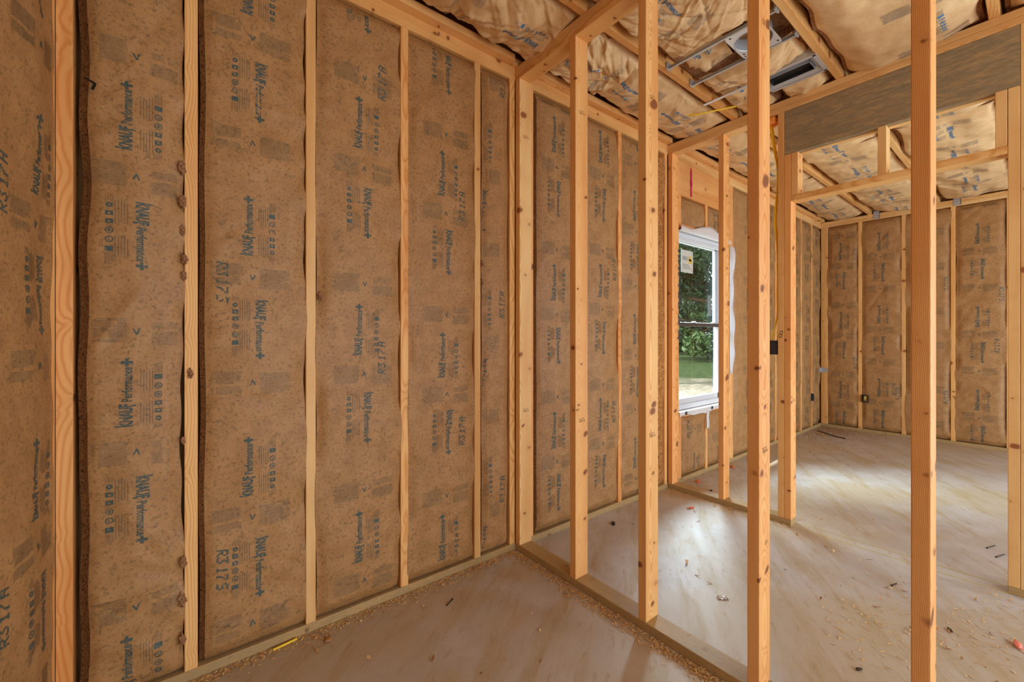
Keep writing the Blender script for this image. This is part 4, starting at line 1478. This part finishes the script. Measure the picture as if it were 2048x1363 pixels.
tag(o, 'black cable offcut lying in the sawdust of the far corner', 'cable')
o = tube('electrical_cable', [(2.95, 1.29, 2.80), (2.86, 1.40, 2.785), (2.80, 1.47, 2.772), (2.78, 1.55, 2.79)], 0.0055, CABLE, None, 8, (2.95, 1.29, 2.8))
o.location.z -= 0.02
tag(o, 'short loop of yellow cable showing below the ceiling insulation', 'cable')

# tufts of pink-brown fibre squeezed out beside the second stud
G2 = random.Random(5)
for i, (tx, tz, r_) in enumerate(((0.006, 1.82, 0.018), (0.008, 1.70, 0.016), (0.008, 1.60, 0.013), (0.014, 1.50, 0.014), (0.012, 1.44, 0.012), (0.030, 1.095, 0.013), (0.010, 0.43, 0.016), (0.006, 0.30, 0.020), (0.008, 0.16, 0.015),
                                  (0.010, 0.86, 0.010), (1.283, 1.62, 0.012), (1.283, 1.52, 0.012), (0.463, 1.395, 0.014))):
    bm_ = bmesh.new()
    bmesh.ops.create_icosphere(bm_, subdivisions=3, radius=1.0)
    ph = G2.uniform(0, 6)
    for v in bm_.verts:
        p = v.co
        kk = 1 + 0.3 * math.sin(5 * p.x + ph) * math.sin(6 * p.z + ph) + 0.15 * math.sin(13 * p.y + ph)
        v.co = Vector((p.x * r_ * 0.6 * kk, p.y * r_ * 0.55 * kk, p.z * r_ * 1.25 * kk))
    me_ = bpy.data.meshes.new('fibre_tuft')
    bm_.to_mesh(me_)
    bm_.free()
    me_.materials.append(FIBRE_TUFT)
    o_ = bpy.data.objects.new('fibre_tuft', me_)
    link(o_, wb)
    o_.location = Vector((tx, D - 0.004, tz)) - wb.location

# ------------------------------------------------------------------ outdoors
ev = structure(boxes_mesh('shading_eave_1', [(-1.65, XR + 0.6, D + 0.156, D + 0.83, 2.80, 2.86), (-1.65, XR + 0.6, D + 0.83, D + 0.855, 2.74, 2.92)], VINYL, None, (3, D + 0.5, 2.8)))  # unseen eave, overhang sized to cut the indoor sun to a sliver
gr = structure(boxes_mesh('ground', [(-60, 90, -60, 90, -0.6, -0.35)], GROUND, None, (0, 0, -0.4)))


def leaves(n, blobs, size, seed):
    g_ = np.random.default_rng(seed)
    V = np.zeros((n * 4, 3))
    F = np.arange(n * 4).reshape(n, 4)
    bi = g_.integers(0, len(blobs), n)
    B = np.array(blobs)
    d = g_.normal(size=(n, 3))
    d /= np.linalg.norm(d, axis=1)[:, None]
    rr = g_.random(n) ** 0.5
    c_ = B[bi, :3] + d * rr[:, None] * B[bi, 3:4] * np.array((1, 1, 0.75))
    t1 = g_.normal(size=(n, 3))
    t1 /= np.linalg.norm(t1, axis=1)[:, None]
    t2 = np.cross(t1, g_.normal(size=(n, 3)))
    t2 /= np.linalg.norm(t2, axis=1)[:, None]
    s = size * g_.uniform(0.5, 1.3, n)[:, None]
    V[0::4] = c_ - t1 * s
    V[1::4] = c_ + t2 * s * 0.45
    V[2::4] = c_ + t1 * s
    V[3::4] = c_ - t2 * s * 0.45
    return V, F


def tree(name, base, height, tr, blobs, n, size, leafm, label, seed, group=None):
    r = tag(empty(name, base), label, 'tree', group)
    bx_, by_, bz_ = base
    tube('trunk', [(bx_, by_, bz_), (bx_ + 0.1, by_ + 0.05, bz_ + height * 0.3), (bx_ - 0.05, by_, bz_ + height * 0.65), (bx_ + 0.1, by_, bz_ + height)], tr, BARK, r, 10)
    G3 = random.Random(seed)
    for k_ in range(4):
        b_ = blobs[G3.randrange(len(blobs))]
        zz = bz_ + height * G3.uniform(0.45, 0.8)
        tube('branch', [(bx_, by_, zz), ((bx_ + b_[0]) / 2, (by_ + b_[1]) / 2, (zz + b_[2]) / 2 + 0.1), (b_[0], b_[1], b_[2])], tr * 0.35, BARK, r, 6)
    V_, F_ = leaves(n, blobs, size, seed)
    o_ = mesh_obj('foliage', V_, F_, leafm, r, base)
    return r


def blobs_around(c_, R, k_, r0, seed):
    g_ = np.random.default_rng(seed)
    return [(c_[0] + g_.normal() * R[0], c_[1] + g_.normal() * R[1], c_[2] + g_.normal() * R[2], r0 * g_.uniform(0.6, 1.3)) for _ in range(k_)]


tree('yard_tree', (10.6, 8.4, -0.35), 4.6, 0.16, blobs_around((12.9, 7.2, 3.9), (1.35, 1.1, 0.8), 40, 0.6, 1), 17000, 0.085, LEAF, 'dark green tree whose boughs fill the upper window pane', 1)
tree('yard_tree', (24.6, 14.6, -0.35), 4.4, 0.10, blobs_around((24.6, 14.6, 4.2), (1.8, 1.5, 0.9), 16, 0.8, 2), 4000, 0.16, LEAF2, 'thin trunked tree standing on the lawn beyond the window', 2)
HEDGE = [(32.5, 22.5, 2.2, 5, LEAF2, 'broad pale green tree at the back of the yard, seen low behind the lower sash'),
         (37, 19, 2.6, 6, LEAF, 'dark bushy tree at the back of the yard, right of the pale one'),
         (28.5, 13.4, 1.7, 8, LEAF2, 'low pale bush tree at the right edge of the window view'),
         (45, 26, 3.8, 9, LEAF, 'tall dark tree furthest away behind the lawn')]
for i, (tx, ty, zc, sd, lm, lab) in enumerate(HEDGE):
    tree('yard_tree', (tx, ty, -0.35), 4.5, 0.14, blobs_around((tx, ty, zc), (1.7, 1.7, 1.0), 16, 1.1, sd), 5000, 0.20, lm, lab, 20 + i)
